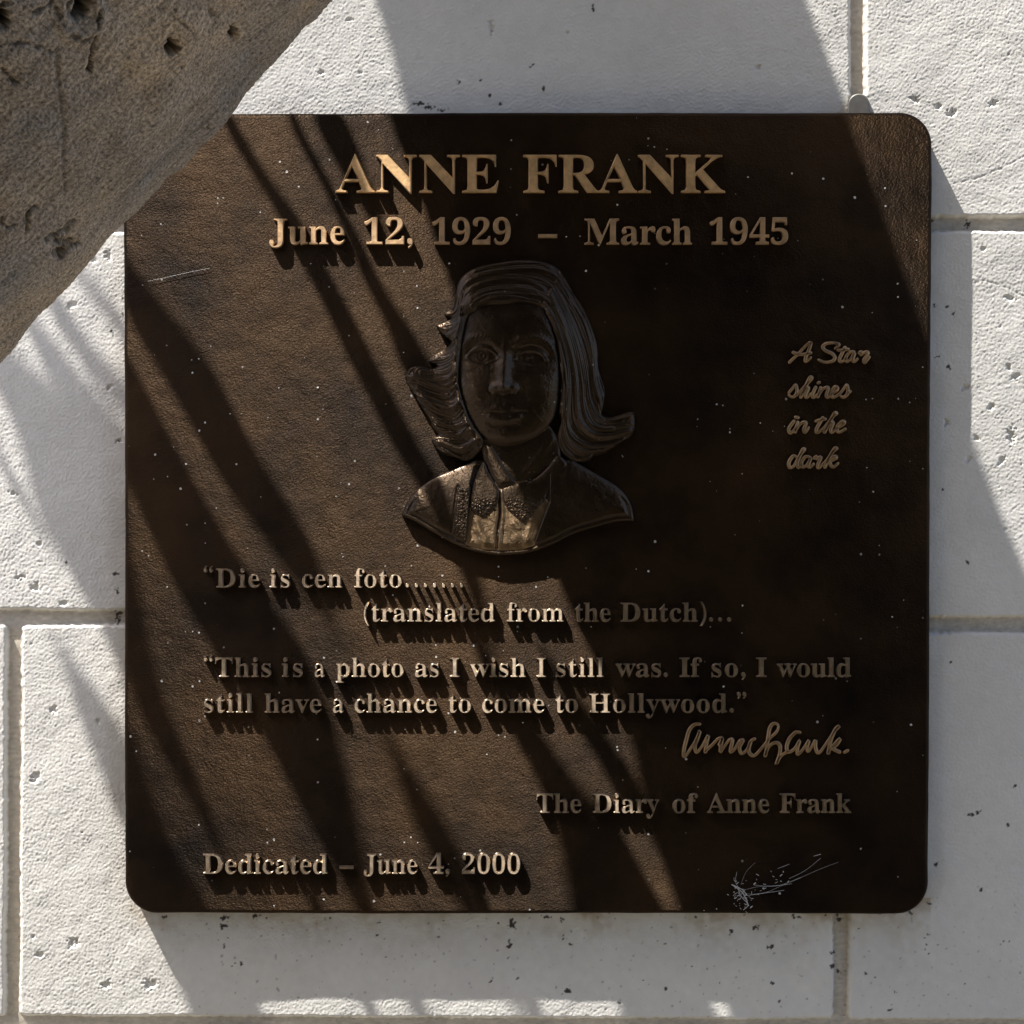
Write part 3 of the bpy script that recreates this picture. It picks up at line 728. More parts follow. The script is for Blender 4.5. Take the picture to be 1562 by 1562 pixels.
def pen_strokes(name, strokes, width, mat, height, label=None):
    """flat-topped raised pen strokes; each stroke is a list of photo pixels"""
    V = []; F = []
    for st in strokes:
        pts = smooth_line(st, 5) if len(st) > 2 else [st[0], ((st[0][0] + st[1][0]) / 2, (st[0][1] + st[1][1]) / 2), st[1]]
        pts = np.array(pts, float)
        # round ends
        d0 = pts[0] - pts[1]; d0 /= np.linalg.norm(d0) + 1e-9
        d1 = pts[-1] - pts[-2]; d1 /= np.linalg.norm(d1) + 1e-9
        pts = np.vstack([pts[0] + d0 * width * 0.4, pts, pts[-1] + d1 * width * 0.4])
        tan = np.gradient(pts, axis=0); tan /= np.linalg.norm(tan, axis=1)[:, None] + 1e-9
        nr = np.stack([-tan[:, 1], tan[:, 0]], 1)
        n0 = len(V); n = len(pts)
        for i in range(n):
            w = width * 0.5 * (0.45 if i in (0, n - 1) else 1.0)
            w *= 1 + 0.28 * (tan[i, 1] * 0.7 + tan[i, 0] * 0.2)            # thicker on the down strokes
            for s, y in ((-1.12, 0.0005), (-1, -height * 0.7), (-0.55, -height), (0.55, -height), (1, -height * 0.7), (1.12, 0.0005)):
                p = pts[i] + nr[i] * w * s
                V.append(P(p[0], p[1], y))
        for i in range(n - 1):
            for k in range(5):
                a = n0 + i * 6 + k
                F.append((a, a + 1, a + 7, a + 6))
        F.append(tuple(n0 + k for k in range(6))); F.append(tuple(n0 + (n - 1) * 6 + 5 - k for k in range(6)))
    import bmesh
    me = mesh_py(name, V, F)
    bm = bmesh.new(); bm.from_mesh(me); bmesh.ops.recalc_face_normals(bm, faces=bm.faces); bm.to_mesh(me); bm.free()
    brush_uv(me)
    o = link_mesh(name, me, mat, plaque)
    if label: o['label'] = label
    return o

def zs(strokes, f=6.506, ox=1180, oy=500):
    return [[(ox + x / f, oy + y / f) for x, y in s] for s in strokes]

S1 = [[(155, 345), (230, 272), (300, 200), (352, 152), (370, 152)], [(372, 150), (350, 220), (318, 300), (318, 332), (340, 322), (370, 295)], [(192, 245), (260, 264), (330, 258), (372, 248)],
      [(612, 203), (655, 165), (600, 150), (525, 157), (488, 188), (515, 226), (580, 255), (610, 296), (582, 332), (510, 342), (447, 318)],
      [(712, 192), (665, 285), (652, 325), (680, 335), (725, 300)], [(640, 222), (690, 222), (745, 212)],
      [(800, 238), (760, 240), (720, 288), (722, 330), (755, 320), (805, 245), (786, 310), (798, 335), (832, 308)],
      [(848, 250), (872, 236), (866, 268), (912, 240), (938, 252), (898, 316), (908, 344), (952, 290)]]
S2 = [[(152, 645), (185, 605), (216, 568), (232, 610), (226, 658), (186, 688), (152, 668)], [(228, 668), (330, 560), (385, 500), (362, 492), (320, 580), (268, 690)], [(278, 660), (328, 595), (345, 605), (316, 668), (332, 690), (368, 655)],
      [(420, 588), (386, 665), (398, 690), (432, 662)], [(440, 548), (456, 541)], [(470, 592), (438, 686)], [(446, 668), (486, 612), (522, 592), (544, 604), (524, 668), (540, 690), (575, 655)],
      [(575, 655), (630, 622), (638, 592), (608, 588), (574, 645), (592, 690), (655, 655)], [(650, 662), (690, 615), (722, 568), (738, 610), (730, 660), (692, 690), (662, 672)], [(730, 656), (764, 630)]]
S3 = [[(205, 925), (152, 1000), (168, 1045), (215, 1002)], [(216, 888), (246, 892)], [(242, 935), (212, 1036)], [(220, 1016), (262, 958), (300, 936), (322, 948), (300, 1012), (316, 1036), (348, 990)],
      [(492, 890), (428, 1000), (434, 1040), (484, 1008)], [(418, 928), (465, 914), (516, 906)], [(484, 1012), (590, 882), (630, 850), (608, 846), (560, 930), (502, 1040)], [(516, 1010), (572, 938), (592, 950), (566, 1014), (582, 1036), (622, 1002)],
      [(622, 1002), (690, 962), (708, 932), (674, 932), (630, 985), (646, 1036), (714, 1004)]]
S4 = [[(240, 1288), (196, 1272), (152, 1338), (162, 1386), (202, 1368), (250, 1280), (312, 1208), (286, 1214), (238, 1338), (248, 1386), (278, 1356)], [(350, 1278), (312, 1282), (277, 1338), (290, 1381), (330, 1360), (372, 1286), (346, 1358), (360, 1382), (398, 1350)],
      [(400, 1296), (424, 1276), (426, 1300), (470, 1284), (438, 1366), (452, 1388), (498, 1340)], [(498, 1350), (590, 1232), (632, 1196), (604, 1200), (552, 1290), (506, 1386)], [(530, 1334), (600, 1276), (622, 1292), (560, 1332), (588, 1382), (640, 1344)]]
for st, lb in ((S1, 'script words in the top row of four'), (S2, 'script word in the second row of four'), (S3, 'script words in the third row of four'), (S4, 'script word in the bottom row of four')):
    pen_strokes('script_line', zs(st), 4.7, MLS, 0.0026, lb)
SG = [[(248, 76), (205, 80), (165, 120), (140, 200), (120, 290), (126, 334), (162, 288), (212, 208), (248, 128), (226, 200), (208, 250), (222, 298), (262, 256), (312, 166), (300, 232), (290, 298)],
      [(292, 290), (345, 240), (395, 190), (425, 192), (400, 240)], [(425, 192), (410, 292), (436, 262), (482, 200), (506, 206), (490, 292), (522, 276), (562, 212), (590, 206), (562, 260), (580, 308), (622, 278), (652, 212), (684, 192)],
      [(650, 215), (636, 270), (644, 308), (682, 324), (742, 262), (800, 192), (858, 134), (870, 88), (840, 70), (806, 100), (790, 180), (780, 258), (766, 328)],
      [(768, 318), (800, 250), (850, 222), (884, 246), (882, 312), (856, 392), (892, 328), (950, 292)],
      [(1044, 142), (1008, 142), (960, 190), (936, 258), (952, 298), (1000, 270), (1040, 206), (1022, 268), (1028, 314), (1072, 268), (1112, 206), (1100, 256), (1112, 290), (1164, 206), (1166, 260), (1192, 304), (1250, 232), (1310, 142), (1356, 92), (1322, 120), (1284, 218), (1266, 308)],
      [(1268, 300), (1302, 250), (1360, 190), (1334, 238), (1302, 264), (1330, 285), (1360, 298)], [(1396, 300), (1424, 284)]]
pen_strokes('signature', zs(SG, 5.207, 1020, 1090), 5.0, MLS, 0.0026, 'handwritten signature in raised strokes')

# ------------------------------------------------------------------ portrait relief
# worked out on a fine grid; a, b are sculpting coordinates: photo px = 560 + a / 3.124, 380 + b / 3.124
ZF = 3.124


def relief_mesh(parts):
    """parts: (polygon in a,b ; height function in px units)"""
    AV = []; AF = []; base = 0
    for poly, fn in parts:
        poly = np.array(poly, float)
        st = 0.8 * ZF
        a = np.arange(poly[:, 0].min() - 3 * st, poly[:, 0].max() + 3 * st, st)
        b = np.arange(poly[:, 1].min() - 3 * st, poly[:, 1].max() + 3 * st, st)
        A, B = np.meshgrid(a, b)
        sd = signed(A, B, poly)
        h = fn(A, B, np.maximum(sd, 0)) + band(A.shape, 14, 4, 77) * 0.10 + band(A.shape, 60, 16, 78) * 0.16
        gy, gx = np.gradient(sd, st)
        gl = gx ** 2 + gy ** 2 + 1e-6
        snap = (np.abs(sd) < 0.75 * st)
        A2 = np.where(snap, A - sd * gx / gl, A); B2 = np.where(snap, B - sd * gy / gl, B)
        ok = (sd > 0) | snap
        q = ok[:-1, :-1] & ok[1:, :-1] & ok[:-1, 1:] & ok[1:, 1:]
        idx = np.arange(A.size).reshape(A.shape)
        Q = np.stack([idx[:-1, :-1], idx[1:, :-1], idx[1:, 1:], idx[:-1, 1:]], -1)[q]
        hm = h * M * 0.68
        kk = (D - hm) / D
        px = 560 + A2 / ZF; py = 380 + B2 / ZF
        V = np.stack([(px - 781) * M * kk, -hm, (781 - py) * M * kk], -1).reshape(-1, 3)
        used = np.unique(Q); rm = np.zeros(A.size, np.int64); rm[used] = np.arange(len(used))
        V = V[used]; Q = rm[Q]
        # skirt down to the plate
        E = np.concatenate([Q[:, [0, 1]], Q[:, [1, 2]], Q[:, [2, 3]], Q[:, [3, 0]]])
        key = np.sort(E, 1); kk2 = key[:, 0] * len(V) + key[:, 1]
        _, inv, cnt = np.unique(kk2, return_inverse=True, return_counts=True)
        be = E[cnt[inv] == 1]
        bv = np.unique(be); rb = np.zeros(len(V), np.int64); rb[bv] = np.arange(len(bv))
        low = V[bv].copy(); low[:, 1] = 0.0006
        n = len(V)
        SQ = np.stack([be[:, 1], be[:, 0], n + rb[be[:, 0]], n + rb[be[:, 1]]], 1)
        AV.append(np.vstack([V, low])); AF.append(np.vstack([Q, SQ]) + base); base += n + len(low)
    return np.vstack(AV), np.vstack(AF)


def dome(sd, R):
    t = np.clip(sd / R, 0, 1)
    return np.sqrt(np.maximum(1 - (1 - t) ** 2, 0))


def gs(A, B, a, b, sa, sb, amp):
    return amp * np.exp(-((A - a) / sa) ** 2 - ((B - b) / sb) ** 2)


def ridge(A, B, pts, w, amp):
    pts = smooth_line(pts, 5)
    d = seg_dist(A, B, pts)
    return amp * np.exp(-(d / w) ** 2)


FACE = smooth_line([(492, 262), (462, 340), (440, 430), (430, 550), (442, 680), (470, 785), (510, 855), (562, 905), (640, 936), (700, 932), (780, 906), (856, 852), (905, 770), (932, 650), (940, 500),
                    (925, 380), (885, 285), (800, 225), (640, 222), (545, 235)], 5, True)
NECK = [(500, 830), (540, 950), (560, 1030), (600, 1120), (640, 1150), (720, 1140), (830, 1090), (930, 1010), (930, 800), (700, 760)]
SHO = smooth_line([(164, 1270), (190, 1208), (240, 1148), (312, 1096), (420, 1050), (520, 1005)], 5) + smooth_line([(980, 1005), (1090, 1070), (1190, 1130), (1240, 1182), (1264, 1232), (1272, 1296)], 5) + \
    smooth_line([(1225, 1296), (1180, 1300), (1090, 1325), (990, 1355), (900, 1400), (820, 1432), (740, 1452), (620, 1458), (520, 1442), (420, 1406), (310, 1345), (225, 1295)], 5)
HAIR = smooth_line([(470, 300), (447, 370), (432, 450), (420, 540), (418, 640), (438, 720), (468, 805), (505, 868), (548, 930), (532, 968), (478, 1012), (420, 992), (365, 978), (322, 942), (308, 908), (338, 884), (308, 850), (288, 798), (232, 712),
                    (190, 640), (184, 602), (205, 568), (250, 556), (300, 572), (335, 560), (318, 545), (288, 532), (330, 500), (372, 478), (398, 440), (352, 402), (332, 366), (372, 350), (400, 330), (368, 312), (400, 288), (416, 262), (424, 205), (440, 150), (482, 108),
                    (540, 82), (620, 66), (720, 52), (800, 54), (880, 74), (930, 110), (966, 160), (978, 208), (1012, 250), (1042, 300), (1074, 382), (1096, 460), (1102, 560), (1114, 612), (1132, 675), (1126, 742), (1118, 788), (1150, 802), (1205, 790),
                    (1266, 774), (1278, 830), (1258, 890), (1212, 918), (1130, 976), (1078, 986), (1060, 1006), (1010, 1016), (962, 1002), (918, 960), (905, 900), (925, 820), (938, 730), (942, 640), (936, 520), (920, 430), (890, 350),
                    (858, 300), (800, 268), (720, 258), (640, 268), (570, 270), (510, 282)], 3, True)


def _tuck(p):
    # the inner edge of the hair lies on the face instead of stopping short of it
    fd = min(math.hypot(p[0] - q[0], p[1] - q[1]) for q in FACE)
    if fd < 34:
        dx, dy = 675 - p[0], 600 - p[1]; L = math.hypot(dx, dy)
        return (p[0] + dx / L * 20, p[1] + dy / L * 20)
    return p


HAIR = [_tuck(p) for p in HAIR]


def face_h(A, B, sd):
    sf = signed(A, B, FACE)
    f = 15 + 22 * dome(np.maximum(sf, 0), 170) + gs(A, B, 660, 620, 240, 280, 5)
    # nose: bridge, tip, wings, nostrils
    t = np.clip((B - 455) / 200, 0, 1)
    cx = 655 - 8 * t
    w = 20 + 16 * t
    under = 1 / (1 + np.exp((B - 683) / 5.0))
    f += (2 + 8.5 * t ** 1.1) * np.exp(-((A - cx) / w) ** 2) * under * np.clip((B - 420) / 60, 0, 1)
    f += gs(A, B, 650, 655, 30, 26, 4.0) * under
    f += gs(A, B, 604, 660, 20, 22, 5.0) + gs(A, B, 700, 658, 20, 22, 5.0)
    f += gs(A, B, 625, 686, 12, 7, -3.0) + gs(A, B, 677, 684, 12, 7, -3.0)
    f += ridge(A, B, [(582, 650), (578, 672), (592, 686)], 6, -1.5) + ridge(A, B, [(724, 648), (728, 668), (714, 684)], 6, -1.5)
    # eyes
    f += gs(A, B, 552, 508, 84, 46, -10) + gs(A, B, 775, 516, 88, 46, -10)
    f += gs(A, B, 615, 500, 26, 40, -3) + gs(A, B, 705, 505, 26, 40, -3)
    for (ex, ey, s) in ((549, 510, 1.0), (774, 522, 1.0)):
        f += gs(A, B, ex, ey, 48, 28, 4.2)
        d = np.sqrt((A - ex) ** 2 + ((B - ey + 2)) ** 2)
        f += -0.7 * np.exp(-((d - 20) / 5) ** 2) - 1.7 * np.exp(-(d / 8) ** 2)
    f += ridge(A, B, [(470, 522), (498, 488), (545, 470), (596, 484), (626, 516)], 7, 2.0) + ridge(A, B, [(476, 524), (510, 544), (560, 550), (618, 524)], 6, 1.2)
    f += ridge(A, B, [(704, 522), (734, 492), (780, 482), (828, 496), (856, 528)], 7, 2.0) + ridge(A, B, [(708, 528), (760, 556), (812, 554), (850, 532)], 6, 1.2)
    f += ridge(A, B, [(476, 500), (505, 466), (548, 450), (600, 464)], 5, -1.6) + ridge(A, B, [(730, 472), (780, 460), (832, 474), (862, 506)], 5, -1.6)
    f += ridge(A, B, [(500, 580), (550, 592), (600, 584)], 10, -0.6) + ridge(A, B, [(730, 592), (780, 600), (830, 590)], 10, -0.6)
    # brows with short hair strokes
    f += ridge(A, B, [(455, 462), (492, 424), (540, 418), (596, 436), (622, 470)], 17, 2.6) + ridge(A, B, [(698, 452), (740, 426), (800, 420), (860, 446), (886, 482)], 17, 2.6)
    hatch = np.sin((A * 0.8 + B * 0.55) * 0.42)
    f += 0.25 * hatch * (ridge(A, B, [(455, 462), (492, 424), (540, 418), (596, 436), (622, 470)], 13, 1) + ridge(A, B, [(698, 452), (740, 426), (800, 420), (860, 446), (886, 482)], 13, 1))
    f += gs(A, B, 660, 330, 160, 70, 2.5)
    # cheeks, mouth, chin
    f += gs(A, B, 505, 660, 60, 60, 3.2) + gs(A, B, 835, 665, 70, 66, 3.2)
    f += ridge(A, B, [(575, 690), (548, 730), (528, 775)], 18, -0.4) + ridge(A, B, [(735, 688), (765, 725), (788, 768)], 18, -0.4)
    f += gs(A, B, 655, 800, 120, 80, 1.5)
    f += ridge(A, B, [(640, 700), (642, 742)], 9, -0.8)
    f += ridge(A, B, [(570, 776), (600, 762), (628, 752), (648, 757), (672, 750), (708, 757), (742, 768)], 13, 1.6)
    f += ridge(A, B, [(556, 781), (598, 779), (650, 783), (704, 777), (756, 773)], 8, -1.7)
    f += ridge(A, B, [(582, 802), (650, 812), (724, 798)], 15, 3.0)
    f += ridge(A, B, [(596, 844), (655, 850), (716, 842)], 16, -1.8)
    f += gs(A, B, 658, 890, 60, 34, 4.5)
    n = 12 + 7 * dome(sd, 120) - np.clip((B - 930) / 200, 0, 1) * 3
    n += ridge(A, B, [(560, 930), (600, 1010), (640, 1120)], 16, 2.0) + ridge(A, B, [(880, 900), (800, 1010), (700, 1120)], 20, 2.0)
    return np.where(sf > 0, np.maximum(f, n), n)


def strands(A, B, ga, gb, n, w, seed, amp=1.0):
    """ridges between two guide lines"""
    rng = np.random.default_rng(seed)
    ga = np.array(smooth_line(ga, 6)); gb = np.array(smooth_line(gb, 6))
    def res(g, m=26):
        s = np.r_[0, np.cumsum(np.linalg.norm(np.diff(g, axis=0), axis=1))]
        u = np.linspace(0, s[-1], m)
        return np.stack([np.interp(u, s, g[:, 0]), np.interp(u, s, g[:, 1])], 1)
    ga = res(ga); gb = res(gb)
    out = np.zeros(A.shape)
    for i in range(n):
        t = (i + rng.uniform(-0.35, 0.35)) / max(n - 1, 1)
        drift = rng.uniform(-0.16, 0.16)
        tt = np.clip(t + drift * np.linspace(-1, 1, 26), -0.05, 1.05)[:, None]
        L = ga * (1 - tt) + gb * tt
        L = L + rng.uniform(1, 5) * np.stack([np.sin(np.linspace(0, rng.uniform(4, 9), 26) + rng.uniform(0, 6)), np.cos(np.linspace(0, rng.uniform(4, 9), 26) + rng.uniform(0, 6))], 1)
        u0, u1 = sorted(rng.choice([0, 0, 0, 3, 6]) * 1 for _ in range(2)); L = L[u0:26 - u1]
        m = 3 * w
        ii = (A[0] > L[:, 0].min() - m) & (A[0] < L[:, 0].max() + m); jj = (B[:, 0] > L[:, 1].min() - m) & (B[:, 0] < L[:, 1].max() + m)
        if not ii.any() or not jj.any(): continue
        sl = np.ix_(jj, ii)
        d = seg_dist(A[sl], B[sl], L)
        a = amp * rng.uniform(0.25, 1.25)
        out[sl] = np.maximum(out[sl], a * np.exp(-(d / (w * rng.uniform(0.7, 1.2))) ** 2))
    return out


def hair_h(A, B, sd):
    fs = signed(A, B, FACE); fd = np.maximum(-fs, 0)
    h = 6 + 11 * dome(sd, 60) + 19 * np.exp(-(fd / 60) ** 1.3) + np.clip(fs / 20, 0, 1) * 3
    low = np.clip((B - 850) / 150, 0, 1)
    h -= 3 * low
    top = [((425, 232), (440, 152), (490, 102), (600, 70), (740, 54), (850, 64), (930, 112), (975, 200)), ((470, 300), (500, 250), (560, 215), (640, 205), (740, 215), (830, 235), (890, 290), (925, 380))]
    ro = [(925, 112), (985, 212), (1040, 302), (1090, 452), (1106, 600), (1130, 690), (1124, 770), (1160, 806), (1270, 780)]
    rm = [(880, 200), (940, 330), (990, 480), (1020, 640), (1030, 760), (1070, 840), (1140, 860), (1275, 836)]
    ri = [(850, 270), (900, 360), (945, 520), (960, 660), (950, 790), (970, 880), (1040, 930), (1130, 935), (1240, 900)]
    r2 = [(945, 640), (940, 760), (915, 880), (925, 950), (965, 995), (1010, 1012), (1075, 985), (1130, 970)]
    groups = [(top[0], top[1], 6, 24, 0.6), ([(500, 280), (570, 258), (650, 250), (730, 246), (800, 262)], [(470, 210), (560, 160), (680, 140), (800, 160), (880, 220)], 3, 10, 0.6),
              (ro, rm, 4, 13, 1.0), (rm, ri, 4, 13, 1.0), (ri, r2, 3, 10, 1.0),
              ([(432, 225), (420, 285), (372, 312)], [(446, 275), (425, 330), (340, 368)], 2, 7, 1.0), ([(446, 285), (425, 340), (345, 380)], [(446, 330), (420, 420), (360, 470), (292, 530)], 3, 9, 1.0),
              ([(440, 360), (420, 450), (360, 510), (300, 536)], [(420, 470), (400, 550), (330, 580), (230, 560), (192, 600)], 3, 9, 1.0),
              ([(420, 500), (395, 565), (330, 580), (250, 570), (195, 585)], [(436, 740), (400, 770), (315, 740), (225, 690), (190, 640)], 5, 15, 1.0),
              ([(436, 740), (400, 775), (315, 750), (225, 700)], [(490, 855), (420, 880), (345, 860), (300, 810)], 3, 10, 1.0), ([(480, 850), (420, 890), (345, 885), (312, 905)], [(535, 960), (480, 1005), (420, 988), (330, 948)], 3, 10, 1.0)]
    locks = np.zeros(A.shape); s = np.zeros(A.shape)
    for i, (g0, g1, nl, nf, am) in enumerate(groups):
        locks = np.maximum(locks, strands(A, B, g0, g1, nl, 15, 100 + i, 4.2 * am))
        s = np.maximum(s, strands(A, B, g0, g1, nf, 4.2, 200 + i, 1.7 * am))
    s = s + locks
    return h + s


def jacket_h(A, B, sd):
    h = 9 + 13 * dome(sd, 130)
    bottom = np.clip((B - 1170) / 60, 0, 1)
    h += -3.0 * np.exp(-((sd - 24) / 7) ** 2) * bottom + 1.2 * np.exp(-((sd - 8) / 8) ** 2) * bottom
    bl = signed(A, B, [(492, 1120), (470, 1390), (475, 1470), (800, 1470), (800, 1390), (868, 1210), (870, 1000), (520, 1000)])
    h -= 7.5 * np.clip(bl / 10 + 0.5, 0, 1) * np.clip((sd - 20) / 10, 0, 1)
    lap = np.clip(signed(A, B, [(434, 1130), (400, 1410), (474, 1440), (494, 1140)]) / 8, 0, 1)
    rng = np.random.default_rng(3)
    tex = band(A.shape, 12, 3.0, 7)
    h += lap * tex * 0.6
    h += ridge(A, B, [(494, 1130), (480, 1270), (470, 1400)], 6, 2.2) + ridge(A, B, [(866, 1212), (830, 1310), (792, 1410)], 5, 2.6)
    h += ridge(A, B, [(432, 1130), (415, 1260), (396, 1400)], 7, -1.6)
    h += ridge(A, B, [(250, 1180), (300, 1240), (330, 1300)], 30, 1.6) + ridge(A, B, [(960, 1080), (1080, 1150), (1150, 1230)], 34, 1.8) + band(A.shape, 90, 30, 9) * 0.22
    return h


def blouse_h(A, B, sd):
    h = 13.0 + 5 * dome(sd, 60) + band(A.shape, 60, 18, 15) * 0.25
    h += ridge(A, B, [(628, 1160), (632, 1260), (620, 1340), (616, 1425)], 7, -5.0) + ridge(A, B, [(640, 1160), (644, 1270), (634, 1360), (630, 1425)], 9, 2.2)
    h += ridge(A, B, [(520, 1300), (545, 1360), (560, 1420)], 16, 1.4) + ridge(A, B, [(700, 1310), (740, 1370), (770, 1410)], 18, 1.5)
    h -= np.clip((B - 1400) / 30, 0, 1) * 1.5
    return h


def flap_h(A, B, sd):
    return 15 + 5 * dome(sd, 26) + band(A.shape, 12, 3.2, 17) * 0.6 * np.clip((B - 1175) / 40, 0, 1) * np.clip(sd / 8, 0, 1)


def stand_h(A, B, sd):
    return 16 + 5 * dome(sd, 40)


def build_bust():
    V, Q = relief_mesh([(FN_POLY, face_h)])
    me = mesh_np('portrait_relief', V, Q); brush_uv(me)
    bust = link_mesh('portrait_relief', me, MR, plaque)
    bust['label'] = 'head and shoulders relief of a girl with shoulder length hair'
    for name, parts in (('hair', [(HAIR, hair_h)]), ('jacket', [(SHO, jacket_h)]),
                        ('blouse', [([(488, 1150), (466, 1418), (560, 1436), (640, 1440), (740, 1434), (800, 1414), (872, 1206), (760, 1100), (600, 1100)], blouse_h)]),
                        ('collar', [(smooth_line([(556, 1010), (520, 1080), (498, 1140), (490, 1225), (520, 1270), (566, 1284), (598, 1246), (622, 1218), (634, 1150), (610, 1110), (580, 1060)], 4, True), flap_h),
                                    (smooth_line([(640, 1146), (708, 1118), (790, 1100), (860, 1040), (906, 985), (952, 1018), (932, 1066), (868, 1150), (846, 1200), (800, 1262), (745, 1304), (690, 1268), (644, 1210)], 4, True), flap_h),
                                    ([(548, 928), (562, 1010), (592, 1080), (626, 1138), (712, 1118), (672, 1060), (636, 1000), (592, 928)], stand_h)])):
        V, Q = relief_mesh(parts)
        me = mesh_np(name, V, Q); brush_uv(me)
        link_mesh(name, me, MRB if name == 'blouse' else MR, bust)


# outline of face and neck together
_i0 = min(range(len(FACE)), key=lambda i: (FACE[i][0] - 530) ** 2 + (FACE[i][1] - 878) ** 2)
_i1 = min(range(len(FACE)), key=lambda i: (FACE[i][0] - 870) ** 2 + (FACE[i][1] - 835) ** 2)
# FACE runs: top-left, down the left side, chin, up the right side, over the top
FN_POLY = FACE[:_i0 + 1] + [(545, 950), (562, 1030), (600, 1120), (640, 1150), (720, 1140), (830, 1090), (925, 1010), (915, 900)] + FACE[_i1:]
build_bust()

# ------------------------------------------------------------------ leaning tree trunk
def build_trunk():
    cpos = Vector((0, -D, 0))
    r1 = (P(510, 0) - cpos); r2 = (P(0, 531) - cpos)
    nrm = r1.cross(r2).normalized()
    if nrm.dot(P(0, 0) - cpos) < 0: nrm = -nrm       # towards the trunk
    axis = (P(510, 0) - P(0, 540)).normalized()
    R = 0.215
    mid = P(250, 270, -0.5)
    mid = mid - nrm * nrm.dot(mid - cpos)
    c0 = mid + nrm * R
    n1 = nrm - axis * nrm.dot(axis); n1.normalize()
    n2 = axis.cross(n1)
    ns, nf = 760, 760
    ss = np.concatenate([np.linspace(-1.6, -0.42, 60, endpoint=False), np.linspace(-0.42, 0.42, ns), np.linspace(0.43, 1.7, 60)])
    # angle 0 faces the silhouette side; only the camera side is finely divided
    fine = np.linspace(math.radians(-150), math.radians(40), nf)
    coarse = np.linspace(math.radians(40), math.radians(210), 40)[1:-1]
    sgn = -1 if (-n1 * math.cos(0.9) + n2 * math.sin(0.9)).y > 0 else 1     # fine part must face the camera
    ph = np.concatenate([fine, coarse])
    S, F_ = np.meshgrid(ss, ph, indexing='ij')
    lum = band(S.shape, 300, 60, 61); lum2 = band(S.shape, 90, 18, 62); fi = band(S.shape, 9, 2.5, 63, 1.0, 0.6)
    # blend so that the seam matches
    wseam = np.clip(np.minimum(F_ - ph[0], ph[-1] - F_) / 0.25, 0, 1)
    rad = R * (1 - 0.03 * S) + (lum * 0.0016 + lum2 * 0.0005 + fi * 0.00022) * wseam
    ax = np.array(axis); a1 = np.array(n1); a2 = np.array(n2) * sgn; cc = np.array(c0)
    def pos(rad):
        return cc + S[..., None] * ax + rad[..., None] * (-np.cos(F_)[..., None] * a1 - np.sin(F_)[..., None] * a2)
    X = pos(rad)
    U = 781 + X[..., 0] / M * D / (D + X[..., 1]); W = 781 - X[..., 2] / M * D / (D + X[..., 1])
    dirt_shade = np.ones(S.shape)  # bark tint: shade painted into the holes and cracks
    front = X[..., 1] < c0.y + 0.05
    d = np.zeros(S.shape)
    rag = band(S.shape, 14, 4, 64)
    for (pu, pw, ra, rb, amp, dk) in ((264, 73, 9, 11, 0.010, 0.92), (357, 50, 6, 9, 0.009, 0.8), (121, 10, 12, 16, 0.010, 0.9), (278, 103, 4, 3, 0.002, 0.6), (100, 370, 16, 7, 0.003, 0.45), (92, 385, 10, 10, 0.003, 0.4),
                                      (3, 25, 8, 16, 0.01, 0.8), (318, 195, 3, 3, 0.001, 0.8), (322, 20, 5, 6, 0.002, 0.4)):
        rr = np.sqrt(((U - pu) / ra) ** 2 + ((W - pw) / rb) ** 2) + rag * 0.28
        g = np.clip((1.3 - rr) / 0.7, 0, 1) * front
        d -= amp * g; dirt_shade *= 1 - dk * g
    # swollen ring round the big knot
    rr = np.sqrt(((U - 122) / 30) ** 2 + ((W - 22) / 36) ** 2)
    d += 0.0022 * np.exp(-((rr - 1) / 0.3) ** 2) * front
    for line, w, amp, dk in (([(150, 14), (148, 40), (141, 75), (135, 110)], 1.8, 0.004, 0.8), ([(88, 75), (90, 130), (98, 190), (98, 240), (100, 290)], 2.2, 0.0015, 0.45), ([(4, 105), (18, 122), (30, 128)], 1.4, 0.0025, 0.7),
                             ([(0, 70), (40, 66), (80, 80)], 2.0, 0.0018, 0.5), ([(55, 315), (44, 325), (42, 350)], 1.8, 0.004, 0.8), ([(8, 330), (3, 340), (12, 348), (20, 345)], 1.6, 0.003, 0.7),
                             ([(112, 338), (98, 352), (84, 358), (72, 366)], 3.2, 0.003, 0.6), ([(120, 372), (105, 380), (92, 394)], 3.0, 0.003, 0.6), ([(50, 20), (75, 8), (80, 0)], 2.5, 0.003, 0.6),
                             ([(85, 10), (98, 40), (120, 60), (140, 56)], 2.2, 0.003, 0.55), ([(240, 10), (285, 40), (300, 60)], 1.8, 0.001, 0.35), ([(400, 90), (330, 170), (250, 240), (190, 300)], 2.5, 0.0006, 0.2),
                             ([(310, 150), (240, 215), (160, 300)], 3.0, 0.0006, 0.2)):
        dd = seg_dist(U, W, smooth_line(line, 4)) + rag * 0.9
        g = np.clip((w * 1.8 - dd) / w, 0, 1) * front
        d -= 0.5 * amp * g; dirt_shade *= 1 - dk * g
    X = pos(rad + d)
    # colour: slow grey / warm change over the bark
    tone = band(S.shape, 400, 80, 66)
    colr = np.stack([dirt_shade * (1 + 0.10 * tone), dirt_shade * (1 + 0.07 * tone), dirt_shade * (1 + 0.02 * tone), np.ones_like(dirt_shade)], -1).astype(np.float32)
    n_s, n_f = S.shape
    idx = np.arange(n_s * n_f).reshape(n_s, n_f)
    nxt = np.roll(idx, -1, axis=1)
    Q = np.stack([idx[:-1], nxt[:-1], nxt[1:], idx[1:]], -1).reshape(-1, 4)
    me = mesh_np('tree_trunk', X.reshape(-1, 3), Q)
    ca = me.color_attributes.new('dirt_shade', 'FLOAT_COLOR', 'POINT'); ca.data.foreach_set('color', colr.ravel())
    uv = me.uv_layers.new(name='UVMap')
    flat = np.stack([F_ * R, S], -1).reshape(-1, 2).astype(np.float32)
    lu = flat[Q.ravel()]
